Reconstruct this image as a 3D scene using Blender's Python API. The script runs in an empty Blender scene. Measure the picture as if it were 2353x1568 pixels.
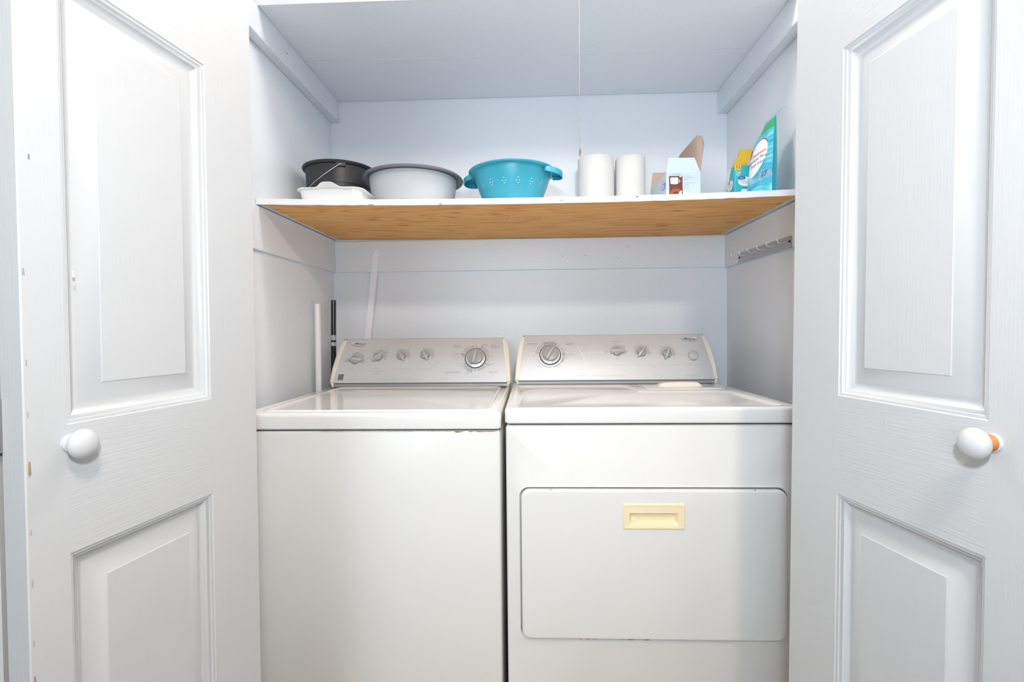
import bpy, bmesh, math, random
from math import sin, cos, pi, radians, atan2, hypot
from mathutils import Vector, Matrix, noise

random.seed(7)
SC = bpy.context.scene
COL = SC.collection
EYE = 1.12

# ------------------------------------------------------------------ camera
cam_data = bpy.data.cameras.new('camera')
cam = bpy.data.objects.new('camera', cam_data)
COL.objects.link(cam)
SC.camera = cam
FPX, PITCH, YAW, ROLL = 1154.36, 0.0209, 0.0376, 0.0098
R0 = Vector((cos(YAW), sin(YAW), 0))
FW = Vector((-sin(YAW) * cos(PITCH), cos(YAW) * cos(PITCH), -sin(PITCH)))
U0 = Vector((-sin(YAW) * sin(PITCH), cos(YAW) * sin(PITCH), cos(PITCH)))
RX = R0 * cos(ROLL) - U0 * sin(ROLL)
UX = R0 * sin(ROLL) + U0 * cos(ROLL)
cm = Matrix(((RX.x, UX.x, -FW.x, 0), (RX.y, UX.y, -FW.y, 0), (RX.z, UX.z, -FW.z, EYE), (0, 0, 0, 1)))
cam.matrix_world = cm
cam_data.sensor_width = 36.0
cam_data.lens = FPX / 2353.0 * 36.0
cam_data.clip_start = 0.02

# ------------------------------------------------------------------ world and lights
world = bpy.data.worlds.new('world')
SC.world = world
world.use_nodes = True
bg = world.node_tree.nodes['Background']
bg.inputs[0].default_value = (0.84, 0.91, 1.0, 1)
bg.inputs[1].default_value = 0.03


def lamp(name, kind, loc, energy, color, size=0.1, target=None):
    d = bpy.data.lights.new(name, kind)
    d.energy = energy
    d.color = color
    if kind == 'AREA':
        d.shape = 'DISK'
        d.size = size
    else:
        d.shadow_soft_size = size
    o = bpy.data.objects.new(name, d)
    COL.objects.link(o)
    o.location = loc
    if target is not None:
        o.rotation_euler = (Vector(target) - Vector(loc)).to_track_quat('-Z', 'Y').to_euler()
    return o


lamp('ceiling_lamp', 'POINT', (0.295, -0.38, 2.32), 47, (1.0, 0.86, 0.73), 0.07)
lamp('closet_lamp', 'POINT', (0.14, 1.33, 2.34), 14.0, (1.0, 0.94, 0.90), 0.06)
lamp('window_daylight', 'AREA', (-0.85, -2.5, 1.55), 26, (0.70, 0.87, 1.0), 1.1, (0.1, 1.6, 1.2))
lamp('camera_flash', 'AREA', (0.02, -0.06, 1.36), 9.2, (0.80, 0.895, 1.0), 0.08, (0.0, 1.8, 1.5))

SC.view_settings.view_transform = 'Standard'
SC.view_settings.look = 'None'
SC.view_settings.exposure = 0.22
SC.view_settings.gamma = 1.0
SC.view_settings.use_curve_mapping = False


# ------------------------------------------------------------------ materials
def srgb(r, g, b):
    def f(c):
        c /= 255.0
        return c / 12.92 if c <= 0.04045 else ((c + 0.055) / 1.055) ** 2.4
    return (f(r), f(g), f(b), 1)


def mat(name, color, rough=0.5, metal=0.0, bump=0.0, scale=(60, 60, 60), vary=0.0, spec=0.5, coat=0.0, detail=3.0):
    m = bpy.data.materials.new(name)
    m.use_nodes = True
    nt = m.node_tree
    b = nt.nodes['Principled BSDF']
    b.inputs['Base Color'].default_value = color
    b.inputs['Roughness'].default_value = rough
    b.inputs['Metallic'].default_value = metal
    b.inputs['Specular IOR Level'].default_value = spec
    if coat:
        b.inputs['Coat Weight'].default_value = coat
        b.inputs['Coat Roughness'].default_value = 0.08
    if bump or vary:
        tc = nt.nodes.new('ShaderNodeTexCoord')
        mp = nt.nodes.new('ShaderNodeMapping')
        mp.inputs['Scale'].default_value = scale
        nz = nt.nodes.new('ShaderNodeTexNoise')
        nz.inputs['Scale'].default_value = 1.0
        nz.inputs['Detail'].default_value = detail
        nt.links.new(tc.outputs['Object'], mp.inputs['Vector'])
        nt.links.new(mp.outputs['Vector'], nz.inputs['Vector'])
        if bump:
            bp = nt.nodes.new('ShaderNodeBump')
            bp.inputs['Strength'].default_value = bump
            bp.inputs['Distance'].default_value = 0.002
            nt.links.new(nz.outputs['Fac'], bp.inputs['Height'])
            nt.links.new(bp.outputs['Normal'], b.inputs['Normal'])
        if vary:
            cr = nt.nodes.new('ShaderNodeMix')
            cr.data_type = 'RGBA'
            cr.inputs['A'].default_value = tuple(c * (1 - vary) for c in color[:3]) + (1,)
            cr.inputs['B'].default_value = tuple(min(1, c * (1 + vary)) for c in color[:3]) + (1,)
            nt.links.new(nz.outputs['Fac'], cr.inputs['Factor'])
            nt.links.new(cr.outputs['Result'], b.inputs['Base Color'])
    return m


M = {}
M['wall'] = mat('grey_blue_wall_paint', (0.79, 0.823, 0.865, 1), 0.42, bump=0.25, scale=(130, 130, 130), vary=0.02)
M['trim'] = mat('grey_blue_trim_paint', (0.77, 0.805, 0.85, 1), 0.40, bump=0.22, scale=(40, 160, 160), vary=0.02)
M['shelf_top_paint'] = mat('grey_blue_board_paint', (0.84, 0.87, 0.91, 1), 0.42, bump=0.22, scale=(160, 60, 60), vary=0.03)
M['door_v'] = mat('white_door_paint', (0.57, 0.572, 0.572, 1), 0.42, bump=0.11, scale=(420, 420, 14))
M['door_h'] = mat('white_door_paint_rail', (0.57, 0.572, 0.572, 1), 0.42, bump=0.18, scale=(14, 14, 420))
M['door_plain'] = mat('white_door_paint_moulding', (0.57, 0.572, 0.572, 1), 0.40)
M['white_wall'] = mat('white_room_paint', (0.82, 0.82, 0.82, 1), 0.6, bump=0.15)
M['floor'] = mat('beige_floor', (0.50, 0.43, 0.36, 1), 0.5, bump=0.1, vary=0.1, scale=(8, 8, 8))
M['enamel'] = mat('white_enamel', (0.84, 0.825, 0.79, 1), 0.25, spec=0.5, bump=0.03, scale=(90, 90, 90))
M['enamel_top'] = mat('glossy_white_enamel', (0.85, 0.84, 0.815, 1), 0.10, spec=0.6, bump=0.015, scale=(25, 25, 25))
M['cream'] = mat('cream_plastic', srgb(238, 231, 217), 0.38)
M['yellowed'] = mat('yellowed_plastic', srgb(250, 234, 194), 0.42)
M['silver'] = mat('silver_panel', (0.60, 0.61, 0.63, 1), 0.42, metal=0.28, bump=0.03, scale=(500, 500, 500))
M['silver_dark'] = mat('silver_groove', (0.33, 0.335, 0.34, 1), 0.5, metal=0.2)
M['knob'] = mat('grey_knob_plastic', (0.36, 0.36, 0.345, 1), 0.30)
M['knob_hi'] = mat('light_grey_knob_grip', (0.50, 0.50, 0.485, 1), 0.30)
M['chrome'] = mat('chrome', (0.74, 0.74, 0.745, 1), 0.28, metal=0.6)
M['dark'] = mat('dark_gap', (0.03, 0.028, 0.026, 1), 0.6)
M['ink'] = mat('dark_print', (0.06, 0.06, 0.065, 1), 0.5)
M['ink_mid'] = mat('grey_print', (0.22, 0.22, 0.23, 1), 0.5)
M['ink_pale'] = mat('pale_grey_print', (0.36, 0.36, 0.37, 1), 0.5)
M['ink_white'] = mat('white_print', (0.85, 0.85, 0.85, 1), 0.5)
M['rust'] = mat('rust', (0.33, 0.12, 0.04, 1), 0.9, vary=0.4, scale=(300, 300, 300))
M['black_plastic'] = mat('black_plastic', (0.022, 0.022, 0.024, 1), 0.42, bump=0.1, scale=(400, 400, 400))
M['black_gloss'] = mat('black_gloss_tube', (0.012, 0.012, 0.013, 1), 0.22)
M['wire'] = mat('galvanised_wire', (0.55, 0.55, 0.54, 1), 0.35, metal=0.9)
M['ceramic'] = mat('white_glazed_ceramic', (0.86, 0.86, 0.85, 1), 0.18)
M['rim_grey'] = mat('dark_grey_rim_plastic', (0.13, 0.13, 0.15, 1), 0.35)
M['turq'] = mat('turquoise_plastic', (0.035, 0.34, 0.46, 1), 0.38, bump=0.05, scale=(300, 300, 300))
M['paper'] = mat('white_paper_towel', (0.88, 0.865, 0.84, 1), 0.95, bump=0.9, scale=(260, 260, 260), spec=0.1)
M['core'] = mat('cardboard_core', srgb(170, 140, 105), 0.9)
M['card_blue'] = mat('pale_blue_printed_card', srgb(174, 191, 201), 0.5)
M['card_brown'] = mat('brown_card_inside', srgb(182, 162, 148), 0.85, vary=0.06, scale=(200, 200, 200))
M['choc'] = mat('chocolate_print', srgb(96, 38, 26), 0.45, vary=0.5, scale=(40, 40, 40))
M['choc_lt'] = mat('light_chocolate_print', srgb(142, 70, 52), 0.45, vary=0.3, scale=(60, 60, 60))
M['print_white'] = mat('white_printed_card', (0.86, 0.85, 0.84, 1), 0.5)
M['purple'] = mat('violet_print', srgb(104, 106, 180), 0.5)
M['teal'] = mat('teal_printed_film', srgb(48, 172, 182), 0.35, vary=0.06, scale=(30, 30, 30))
M['teal_dark'] = mat('deep_teal_film', srgb(34, 148, 164), 0.35, vary=0.08, scale=(60, 60, 60))
M['fan'] = mat('soft_grey_print', (0.46, 0.46, 0.46, 1), 0.5)
M['yellow'] = mat('golden_yellow_film', srgb(222, 180, 50), 0.4, vary=0.15, scale=(200, 200, 200))
M['label_yellow'] = mat('yellow_print', srgb(240, 196, 66), 0.5)
M['navy'] = mat('navy_print', srgb(52, 78, 158), 0.45)
M['red'] = mat('red_print', srgb(206, 74, 82), 0.45)
M['maroon'] = mat('maroon_print', srgb(150, 50, 62), 0.45)
M['green'] = mat('green_film', srgb(46, 164, 98), 0.32)
M['film_grey'] = mat('blue_grey_film', srgb(136, 160, 186), 0.3)
M['white_tube'] = mat('white_painted_tube', (0.82, 0.82, 0.84, 1), 0.28)
M['white_strip'] = mat('white_painted_strip', (0.90, 0.90, 0.94, 1), 0.4)
M['label_grey'] = mat('grey_paper_sticker', (0.5, 0.5, 0.5, 1), 0.5)
M['knob_white'] = mat('white_knob_paint', (0.58, 0.58, 0.58, 1), 0.35)
M['stem'] = mat('bare_wood_stem', srgb(186, 118, 70), 0.6, vary=0.2, scale=(200, 200, 60))
M['cord'] = mat('beige_twisted_cord', srgb(186, 164, 146), 0.9, bump=0.8, scale=(900, 900, 300))
M['knot'] = mat('frayed_cord_knot', srgb(150, 128, 96), 0.95, vary=0.4, scale=(700, 700, 700))
M['rack'] = mat('satin_metal', (0.42, 0.42, 0.42, 1), 0.28, metal=0.9)
M['edge_white'] = mat('white_edge_paint', (0.86, 0.87, 0.875, 1), 0.4, bump=0.2, scale=(200, 200, 200))
M['seam'] = mat('pale_seam_caulk', (0.82, 0.85, 0.88, 1), 0.5)


def translucent(name, color):
    m = mat(name, color, 0.42)
    b = m.node_tree.nodes['Principled BSDF']
    b.inputs['Transmission Weight'].default_value = 0.30
    b.inputs['IOR'].default_value = 1.2
    b.inputs['Roughness'].default_value = 0.6
    return m


M['frosted'] = translucent('frosted_grey_plastic', (0.66, 0.685, 0.71, 1))


def wood_material():
    m = bpy.data.materials.new('raw_plywood_underside')
    m.use_nodes = True
    nt = m.node_tree
    N, L = nt.nodes, nt.links
    b = N['Principled BSDF']
    b.inputs['Roughness'].default_value = 0.62
    b.inputs['Specular IOR Level'].default_value = 0.25
    tc = N.new('ShaderNodeTexCoord')
    mp = N.new('ShaderNodeMapping')
    mp.inputs['Scale'].default_value = (0.8, 6.0, 1.0)
    L.new(tc.outputs['Object'], mp.inputs['Vector'])
    n1 = N.new('ShaderNodeTexNoise')
    n1.inputs['Scale'].default_value = 1.6
    n1.inputs['Detail'].default_value = 2
    L.new(mp.outputs['Vector'], n1.inputs['Vector'])
    mu = N.new('ShaderNodeMath')
    mu.operation = 'MULTIPLY'
    mu.inputs[1].default_value = 11.0
    L.new(n1.outputs['Fac'], mu.inputs[0])
    fr = N.new('ShaderNodeMath')
    fr.operation = 'PINGPONG'
    fr.inputs[1].default_value = 0.5
    L.new(mu.outputs[0], fr.inputs[0])
    cr = N.new('ShaderNodeValToRGB')
    e = cr.color_ramp.elements
    e[0].position, e[0].color = 0.0, srgb(222, 154, 84)
    e[1].position, e[1].color = 0.18, srgb(240, 180, 106)
    k = cr.color_ramp.elements.new(0.5)
    k.color = srgb(246, 192, 120)
    L.new(fr.outputs[0], cr.inputs['Fac'])
    n2 = N.new('ShaderNodeTexNoise')
    mp2 = N.new('ShaderNodeMapping')
    mp2.inputs['Scale'].default_value = (9, 200, 1)
    L.new(tc.outputs['Object'], mp2.inputs['Vector'])
    L.new(mp2.outputs['Vector'], n2.inputs['Vector'])
    n2.inputs['Scale'].default_value = 1.0
    n2.inputs['Detail'].default_value = 4
    mx = N.new('ShaderNodeMix')
    mx.data_type = 'RGBA'
    mx.blend_type = 'MULTIPLY'
    mx.inputs['Factor'].default_value = 0.32
    c2 = N.new('ShaderNodeValToRGB')
    c2.color_ramp.elements[0].position = 0.3
    c2.color_ramp.elements[0].color = (0.72, 0.66, 0.60, 1)
    c2.color_ramp.elements[1].position = 0.6
    c2.color_ramp.elements[1].color = (1, 1, 1, 1)
    L.new(n2.outputs['Fac'], c2.inputs['Fac'])
    L.new(cr.outputs['Color'], mx.inputs['A'])
    L.new(c2.outputs['Color'], mx.inputs['B'])
    # scattered dark knots
    mp3 = N.new('ShaderNodeMapping')
    mp3.inputs['Scale'].default_value = (4.0, 13.0, 1)
    vo = N.new('ShaderNodeTexVoronoi')
    vo.inputs['Scale'].default_value = 1.0
    L.new(tc.outputs['Object'], mp3.inputs['Vector'])
    L.new(mp3.outputs['Vector'], vo.inputs['Vector'])
    c3 = N.new('ShaderNodeValToRGB')
    c3.color_ramp.elements[0].position = 0.05
    c3.color_ramp.elements[0].color = (0.30, 0.22, 0.16, 1)
    c3.color_ramp.elements[1].position = 0.13
    c3.color_ramp.elements[1].color = (1, 1, 1, 1)
    L.new(vo.outputs['Distance'], c3.inputs['Fac'])
    mx2 = N.new('ShaderNodeMix')
    mx2.data_type = 'RGBA'
    mx2.blend_type = 'MULTIPLY'
    mx2.inputs['Factor'].default_value = 0.8
    L.new(mx.outputs['Result'], mx2.inputs['A'])
    L.new(c3.outputs['Color'], mx2.inputs['B'])
    L.new(mx2.outputs['Result'], b.inputs['Base Color'])
    return m


M['wood'] = wood_material()


def pouch_material():
    m = bpy.data.materials.new('turquoise_swirl_film')
    m.use_nodes = True
    nt = m.node_tree
    b = nt.nodes['Principled BSDF']
    b.inputs['Roughness'].default_value = 0.28
    tc = nt.nodes.new('ShaderNodeTexCoord')
    mp = nt.nodes.new('ShaderNodeMapping')
    mp.inputs['Rotation'].default_value = (radians(35), 0, 0)
    mp.inputs['Scale'].default_value = (10, 12, 38)
    nz = nt.nodes.new('ShaderNodeTexNoise')
    nz.inputs['Scale'].default_value = 1.0
    nz.inputs['Distortion'].default_value = 1.2
    cr = nt.nodes.new('ShaderNodeValToRGB')
    e = cr.color_ramp.elements
    e[0].position, e[0].color = 0.30, srgb(44, 150, 192)
    e[1].position, e[1].color = 0.68, srgb(150, 210, 222)
    k = cr.color_ramp.elements.new(0.48)
    k.color = srgb(76, 180, 196)
    nt.links.new(tc.outputs['Object'], mp.inputs['Vector'])
    nt.links.new(mp.outputs['Vector'], nz.inputs['Vector'])
    nt.links.new(nz.outputs['Fac'], cr.inputs['Fac'])
    nt.links.new(cr.outputs['Color'], b.inputs['Base Color'])
    return m


M['pouch'] = pouch_material()


# ------------------------------------------------------------------ mesh helpers
class MB:
    """Collects geometry (world coordinates) and links it as ONE mesh object."""

    def __init__(self):
        self.v, self.f, self.fm, self.mats = [], [], [], []

    def mi(self, m):
        if m not in self.mats:
            self.mats.append(m)
        return self.mats.index(m)

    def add(self, verts, faces, m):
        o = len(self.v)
        self.v += [tuple(p) for p in verts]
        k = self.mi(m)
        for f in faces:
            self.f.append(tuple(i + o for i in f))
            self.fm.append(k)

    def bm(self, bm, m, mtx=None):
        bm.verts.index_update()
        vs = [(mtx @ v.co if mtx else v.co.copy()) for v in bm.verts]
        fs = [[v.index for v in f.verts] for f in bm.faces]
        bm.free()
        self.add(vs, fs, m)

    def box(self, x0, y0, z0, x1, y1, z1, m, r=0.0, seg=2, mtx=None):
        b = bmesh.new()
        bmesh.ops.create_cube(b, size=1.0)
        for v in b.verts:
            v.co = Vector(((x0 + x1) / 2 + v.co.x * (x1 - x0), (y0 + y1) / 2 + v.co.y * (y1 - y0), (z0 + z1) / 2 + v.co.z * (z1 - z0)))
        if r > 0:
            bmesh.ops.bevel(b, geom=list(b.edges), offset=r, segments=seg, profile=0.5, affect='EDGES')
        self.bm(b, m, mtx)

    def loft(self, loops, m, cap0=True, cap1=True, closed=True):
        n = len(loops[0])
        vs = [p for l in loops for p in l]
        fs = []
        for i in range(len(loops) - 1):
            for j in range(n if closed else n - 1):
                k = (j + 1) % n
                fs.append((i * n + j, i * n + k, (i + 1) * n + k, (i + 1) * n + j))
        if cap0:
            fs.append(tuple(range(n - 1, -1, -1)))
        if cap1:
            fs.append(tuple((len(loops) - 1) * n + j for j in range(n)))
        self.add(vs, fs, m)

    def lathe(self, prof, m, c=(0, 0, 0), n=48, sx=1, sy=1, mtx=None, cap0=True, cap1=True):
        loops = []
        for r, z in prof:
            l = []
            for j in range(n):
                a = 2 * pi * j / n
                p = Vector((r * cos(a) * sx, r * sin(a) * sy, z))
                p = mtx @ p if mtx else p + Vector(c)
                l.append(p)
            loops.append(l)
        self.loft(loops, m, cap0, cap1)

    def tube(self, pts, r, m, n=10, cap=True):
        pts = [Vector(p) for p in pts]
        loops = []
        up = Vector((0.3, 0.2, 1)).normalized()
        for i, p in enumerate(pts):
            a = pts[max(0, i - 1)]
            b = pts[min(len(pts) - 1, i + 1)]
            t = (b - a).normalized()
            if abs(t.dot(up)) > 0.95:
                up = Vector((1, 0.1, 0)).normalized()
            s = t.cross(up).normalized()
            u = s.cross(t).normalized()
            up = u
            rr = r[i] if isinstance(r, (list, tuple)) else r
            loops.append([p + (s * cos(2 * pi * j / n) + u * sin(2 * pi * j / n)) * rr for j in range(n)])
        self.loft(loops, m, cap, cap)

    def poly(self, pts, m):
        self.add(pts, [tuple(range(len(pts)))], m)

    def prism(self, pts, vec, m):
        vec = Vector(vec)
        self.loft([[Vector(p) for p in pts], [Vector(p) + vec for p in pts]], m)

    def build(self, name, parent=None, origin=(0, 0, 0), smooth=True, ang=32, weld=False):
        me = bpy.data.meshes.new(name)
        o3 = Vector(origin)
        me.from_pydata([tuple(Vector(p) - o3) for p in self.v], [], self.f)
        for m in self.mats:
            me.materials.append(m)
        for p, k in zip(me.polygons, self.fm):
            p.material_index = k
        b = bmesh.new()
        b.from_mesh(me)
        if weld:
            bmesh.ops.remove_doubles(b, verts=list(b.verts), dist=1e-5)
        bmesh.ops.recalc_face_normals(b, faces=list(b.faces))
        b.to_mesh(me)
        b.free()
        if smooth:
            me.polygons.foreach_set('use_smooth', [True] * len(me.polygons))
            me.set_sharp_from_angle(angle=radians(ang))
        me.update()
        ob = bpy.data.objects.new(name, me)
        COL.objects.link(ob)
        if parent is not None:
            ob.parent = parent
        else:
            ob.location = o3
        return ob


def thing(name, label, cat, loc, group=None):
    o = bpy.data.objects.new(name, None)
    COL.objects.link(o)
    o.location = loc
    o.empty_display_size = 0.05
    tag(o, label, cat, group)
    return o


def tag(o, label, cat, group=None, kind=None):
    o['label'] = label
    o['category'] = cat
    if group:
        o['group'] = group
    if kind:
        o['kind'] = kind
    return o


def part(mb, name, root, label=None, smooth=True, parent=None, ang=32):
    ob = mb.build(name, parent or root, root.location, smooth, ang)
    if label:
        ob['label'] = label
    return ob


def rrect(x0, y0, x1, y1, r, n=5):
    P = []
    for cx, cy, a0 in ((x1 - r, y1 - r, 0), (x0 + r, y1 - r, pi / 2), (x0 + r, y0 + r, pi), (x1 - r, y0 + r, 1.5 * pi)):
        for i in range(n + 1):
            a = a0 + pi / 2 * i / n
            P.append((cx + r * cos(a), cy + r * sin(a)))
    return P


def star(poly, c, angs):
    """Points of a star-shaped polygon seen from c at the given angles."""
    out = []
    n = len(poly)
    for a in angs:
        dx, dy = cos(a), sin(a)
        best = None
        for i in range(n):
            x0, y0 = poly[i][0] - c[0], poly[i][1] - c[1]
            x1, y1 = poly[(i + 1) % n][0] - c[0], poly[(i + 1) % n][1] - c[1]
            ex, ey = x1 - x0, y1 - y0
            den = dx * ey - dy * ex
            if abs(den) < 1e-12:
                continue
            t = (x0 * ey - y0 * ex) / den
            s = (x0 * dy - y0 * dx) / den
            if t > 0 and -1e-6 <= s <= 1 + 1e-6 and (best is None or t > best):
                best = t
        out.append((c[0] + dx * best, c[1] + dy * best))
    return out


def stacked(mb, mapf, rings, c, m, cap_last=True, cap_first=False):
    """rings: [(polygon, depth)...] joined in turn; mapf(u, v, w) gives the point."""
    A = sorted({round(atan2(p[1] - c[1], p[0] - c[0]), 6) for poly, _ in rings for p in poly})
    loops = [[mapf(u, v, w) for u, v in star(poly, c, A)] for poly, w in rings]
    mb.loft(loops, m, cap_first, cap_last)


_font_cache = {}


def text2d(s, size, align='LEFT', shear=0.0, spacing=1.0, bold=0.0):
    key = (s, size, align, shear, spacing, bold)
    if key in _font_cache:
        return _font_cache[key]
    cu = bpy.data.curves.new('lettering', 'FONT')
    cu.body = s
    cu.size = size
    cu.align_x = align
    cu.align_y = 'CENTER'
    cu.shear = shear
    cu.space_character = spacing
    cu.resolution_u = 2
    cu.offset = bold * size
    ob = bpy.data.objects.new('lettering', cu)
    COL.objects.link(ob)
    dg = bpy.context.evaluated_depsgraph_get()
    dg.update()
    me = bpy.data.meshes.new_from_object(ob.evaluated_get(dg))
    vs = [(v.co.x, v.co.y) for v in me.vertices]
    fs = [tuple(p.vertices) for p in me.polygons]
    bpy.data.objects.remove(ob)
    bpy.data.meshes.remove(me)
    bpy.data.curves.remove(cu)
    _font_cache[key] = (vs, fs)
    return vs, fs


def put_text(mb, mapf, s, u, v, size, m, align='LEFT', shear=0.0, spacing=1.0, bold=0.0, rot=0.0, w=0.0004, stretch=1.0):
    vs, fs = text2d(s, size, align, shear, spacing, bold)
    c, sn = cos(rot), sin(rot)
    mb.add([mapf(u + (x * stretch) * c - y * sn, v + (x * stretch) * sn + y * c, w) for x, y in vs], fs, m)


def put_poly(mb, mapf, pts, m, w=0.0003):
    mb.poly([mapf(u, v, w) for u, v in pts], m)


def ellipse(cu, cv, a, b, n=40, rot=0.0):
    return [(cu + a * cos(2 * pi * i / n) * cos(rot) - b * sin(2 * pi * i / n) * sin(rot),
             cv + a * cos(2 * pi * i / n) * sin(rot) + b * sin(2 * pi * i / n) * cos(rot)) for i in range(n)]


def put_ring(mb, mapf, cu, cv, r0, r1, a0, a1, m, w=0.0003, n=24):
    vs, fs = [], []
    for i in range(n + 1):
        a = radians(a0 + (a1 - a0) * i / n)
        vs += [mapf(cu + r0 * cos(a), cv + r0 * sin(a), w), mapf(cu + r1 * cos(a), cv + r1 * sin(a), w)]
    for i in range(n):
        fs.append((2 * i, 2 * i + 1, 2 * i + 3, 2 * i + 2))
    mb.add(vs, fs, m)


def put_line(mb, mapf, u0, v0, u1, v1, t, m, w=0.0003):
    d = hypot(u1 - u0, v1 - v0)
    nx, ny = -(v1 - v0) / d * t / 2, (u1 - u0) / d * t / 2
    n = max(1, int(d / 0.004))
    vs = []
    for i in range(n + 1):
        u, v = u0 + (u1 - u0) * i / n, v0 + (v1 - v0) * i / n
        vs += [mapf(u - nx, v - ny, w), mapf(u + nx, v + ny, w)]
    mb.add(vs, [(2 * i, 2 * i + 1, 2 * i + 3, 2 * i + 2) for i in range(n)], m)


# ------------------------------------------------------------------ the setting
XL, XR, YB = -0.817, 0.794, 2.068
CEIL = 2.44
YF0, YF1 = 0.925, 1.035            # front wall of the closet


def struct(mb, name, label, cat, smooth=False):
    return tag(mb.build(name, None, (0, 0, 0), smooth), label, cat, None, 'structure')


b = MB(); b.box(-2.6, -2.6, -0.08, 2.6, YB + 0.1, 0.0, M['floor'])
struct(b, 'floor', 'beige floor of the room and the laundry closet', 'floor')
b = MB(); b.box(-2.6, -2.6, CEIL, 2.6, YB + 0.1, CEIL + 0.08, M['white_wall'])
struct(b, 'ceiling', 'white ceiling over the room and the closet', 'ceiling')
b = MB(); b.box(XL - 0.1, YB, 0, XR + 0.1, YB + 0.1, CEIL, M['wall'])
struct(b, 'wall_back', 'pale grey-blue back wall of the laundry closet', 'wall')
b = MB(); b.box(XL - 0.1, YF1, 0, XL, YB, CEIL, M['wall'])
struct(b, 'wall_left', 'pale grey-blue left side wall of the laundry closet', 'wall')
b = MB(); b.box(XR, YF1, 0, XR + 0.1, YB, CEIL, M['wall'])
struct(b, 'wall_right', 'pale grey-blue right side wall of the laundry closet', 'wall')
b = MB()
b.box(-2.6, YF0, 0, -0.69, YF1, CEIL, M['white_wall'])
b.box(0.655, YF0, 0, 2.6, YF1, CEIL, M['white_wall'])
b.box(-0.69, YF0, 2.06, 0.655, YF1, CEIL, M['white_wall'])
struct(b, 'wall_front', 'white front wall around the closet opening behind the doors', 'wall')

# ledger boards under the lower shelf
LB0, LB1, LT = 1.367, 1.4945, 0.009


def ledger(mb, x0, y0, x1, y1, z0, z1):
    mb.box(x0, y0, z0, x1, y1, z1, M['trim'], 0.002, 1)


b = MB(); ledger(b, XL + LT, YB - LT, XR - LT, YB, LB0, LB1)
for X, Z in ((0.3935, 1.456), (0.1315, 1.421), (0.2245, 1.422), (0.3575, 1.409)):     # old nail holes
    b.lathe([(0.0015, 0), (0.0015, 0.0006)], M['dark'], n=10, mtx=Matrix.Translation((X, YB - LT, Z)) @ Matrix.Rotation(pi / 2, 4, 'X'))
struct(b, 'trim_1', 'grey-blue ledger board across the back wall below the lower shelf', 'trim')
b = MB(); ledger(b, XL, YF1, XL + LT, YB, LB0, LB1 + 0.006)
struct(b, 'trim_2', 'grey-blue ledger board on the left wall below the lower shelf', 'trim')
b = MB(); ledger(b, XR - LT, YF1, XR, YB, LB0 - 0.003, LB1)
struct(b, 'trim_3', 'grey-blue ledger board on the right wall behind the hook rack', 'trim')
# cleats that carry the upper shelf
b = MB(); b.box(XL, YF1, 1.985, XL + 0.0346, YB, 2.0695, M['trim'], 0.002, 1)
for Y, Z in ((1.62, 2.026), (2.05, 1.992)):
    b.lathe([(0.002, 0), (0.002, 0.0006)], M['dark'], n=10, mtx=Matrix.Translation((XL + 0.0346, Y, Z)) @ Matrix.Rotation(pi / 2, 4, 'Y'))
struct(b, 'trim_4', 'grey-blue wooden cleat under the left end of the upper shelf', 'trim')
b = MB(); b.box(XR - 0.0382, YF1, 1.982, XR, YB, 2.0695, M['trim'], 0.002, 1)
struct(b, 'trim_5', 'grey-blue wooden cleat under the right end of the upper shelf', 'trim')

# ------------------------------------------------------------------ upper shelf
us = thing('upper_shelf', 'grey-blue painted board shelf resting on two side cleats at the top', 'shelf', (-0.01, 1.75, 2.07))
b = MB(); b.box(XL + 0.001, 1.7595, 2.07, XR - 0.001, YB - 0.004, 2.088, M['shelf_top_paint'], 0.001, 1)
part(b, 'board', us)
b = MB()
b.box(XL + 0.001, 1.452, 2.07, XR - 0.001, 1.7555, 2.088, M['shelf_top_paint'], 0.001, 1)
b.box(-0.70, 1.7553, 2.0694, 0.62, 1.7592, 2.074, M['seam'])
pb = [(-0.604, 1.742), (-0.598, 1.744), (-0.596, 1.752), (-0.602, 1.753)]
b.prism([(x, y, 2.0695) for x, y in pb], (0, 0, -0.001), M['seam'])
part(b, 'board', us)
b = MB(); b.box(XL + 0.001, 1.446, 2.069, XR - 0.001, 1.452, 2.089, M['edge_white'], 0.001, 1)
part(b, 'front_edge', us, 'white painted front edge strip')

# ------------------------------------------------------------------ lower shelf
SY0, SY1 = 1.476, YB - 0.002
SX0, SX1 = XL + 0.0015, XR - 0.0015


def shelf_top(x, y):
    t = (x - SX0) / (SX1 - SX0)
    k = min(1.0, max(0.0, (SY1 - y) / (SY1 - SY0)))
    e = 1 - abs(2 * t - 1) ** 2.4
    return 1.5205 - 0.0035 * t - 0.0118 * e * (0.45 + 0.55 * k)


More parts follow.
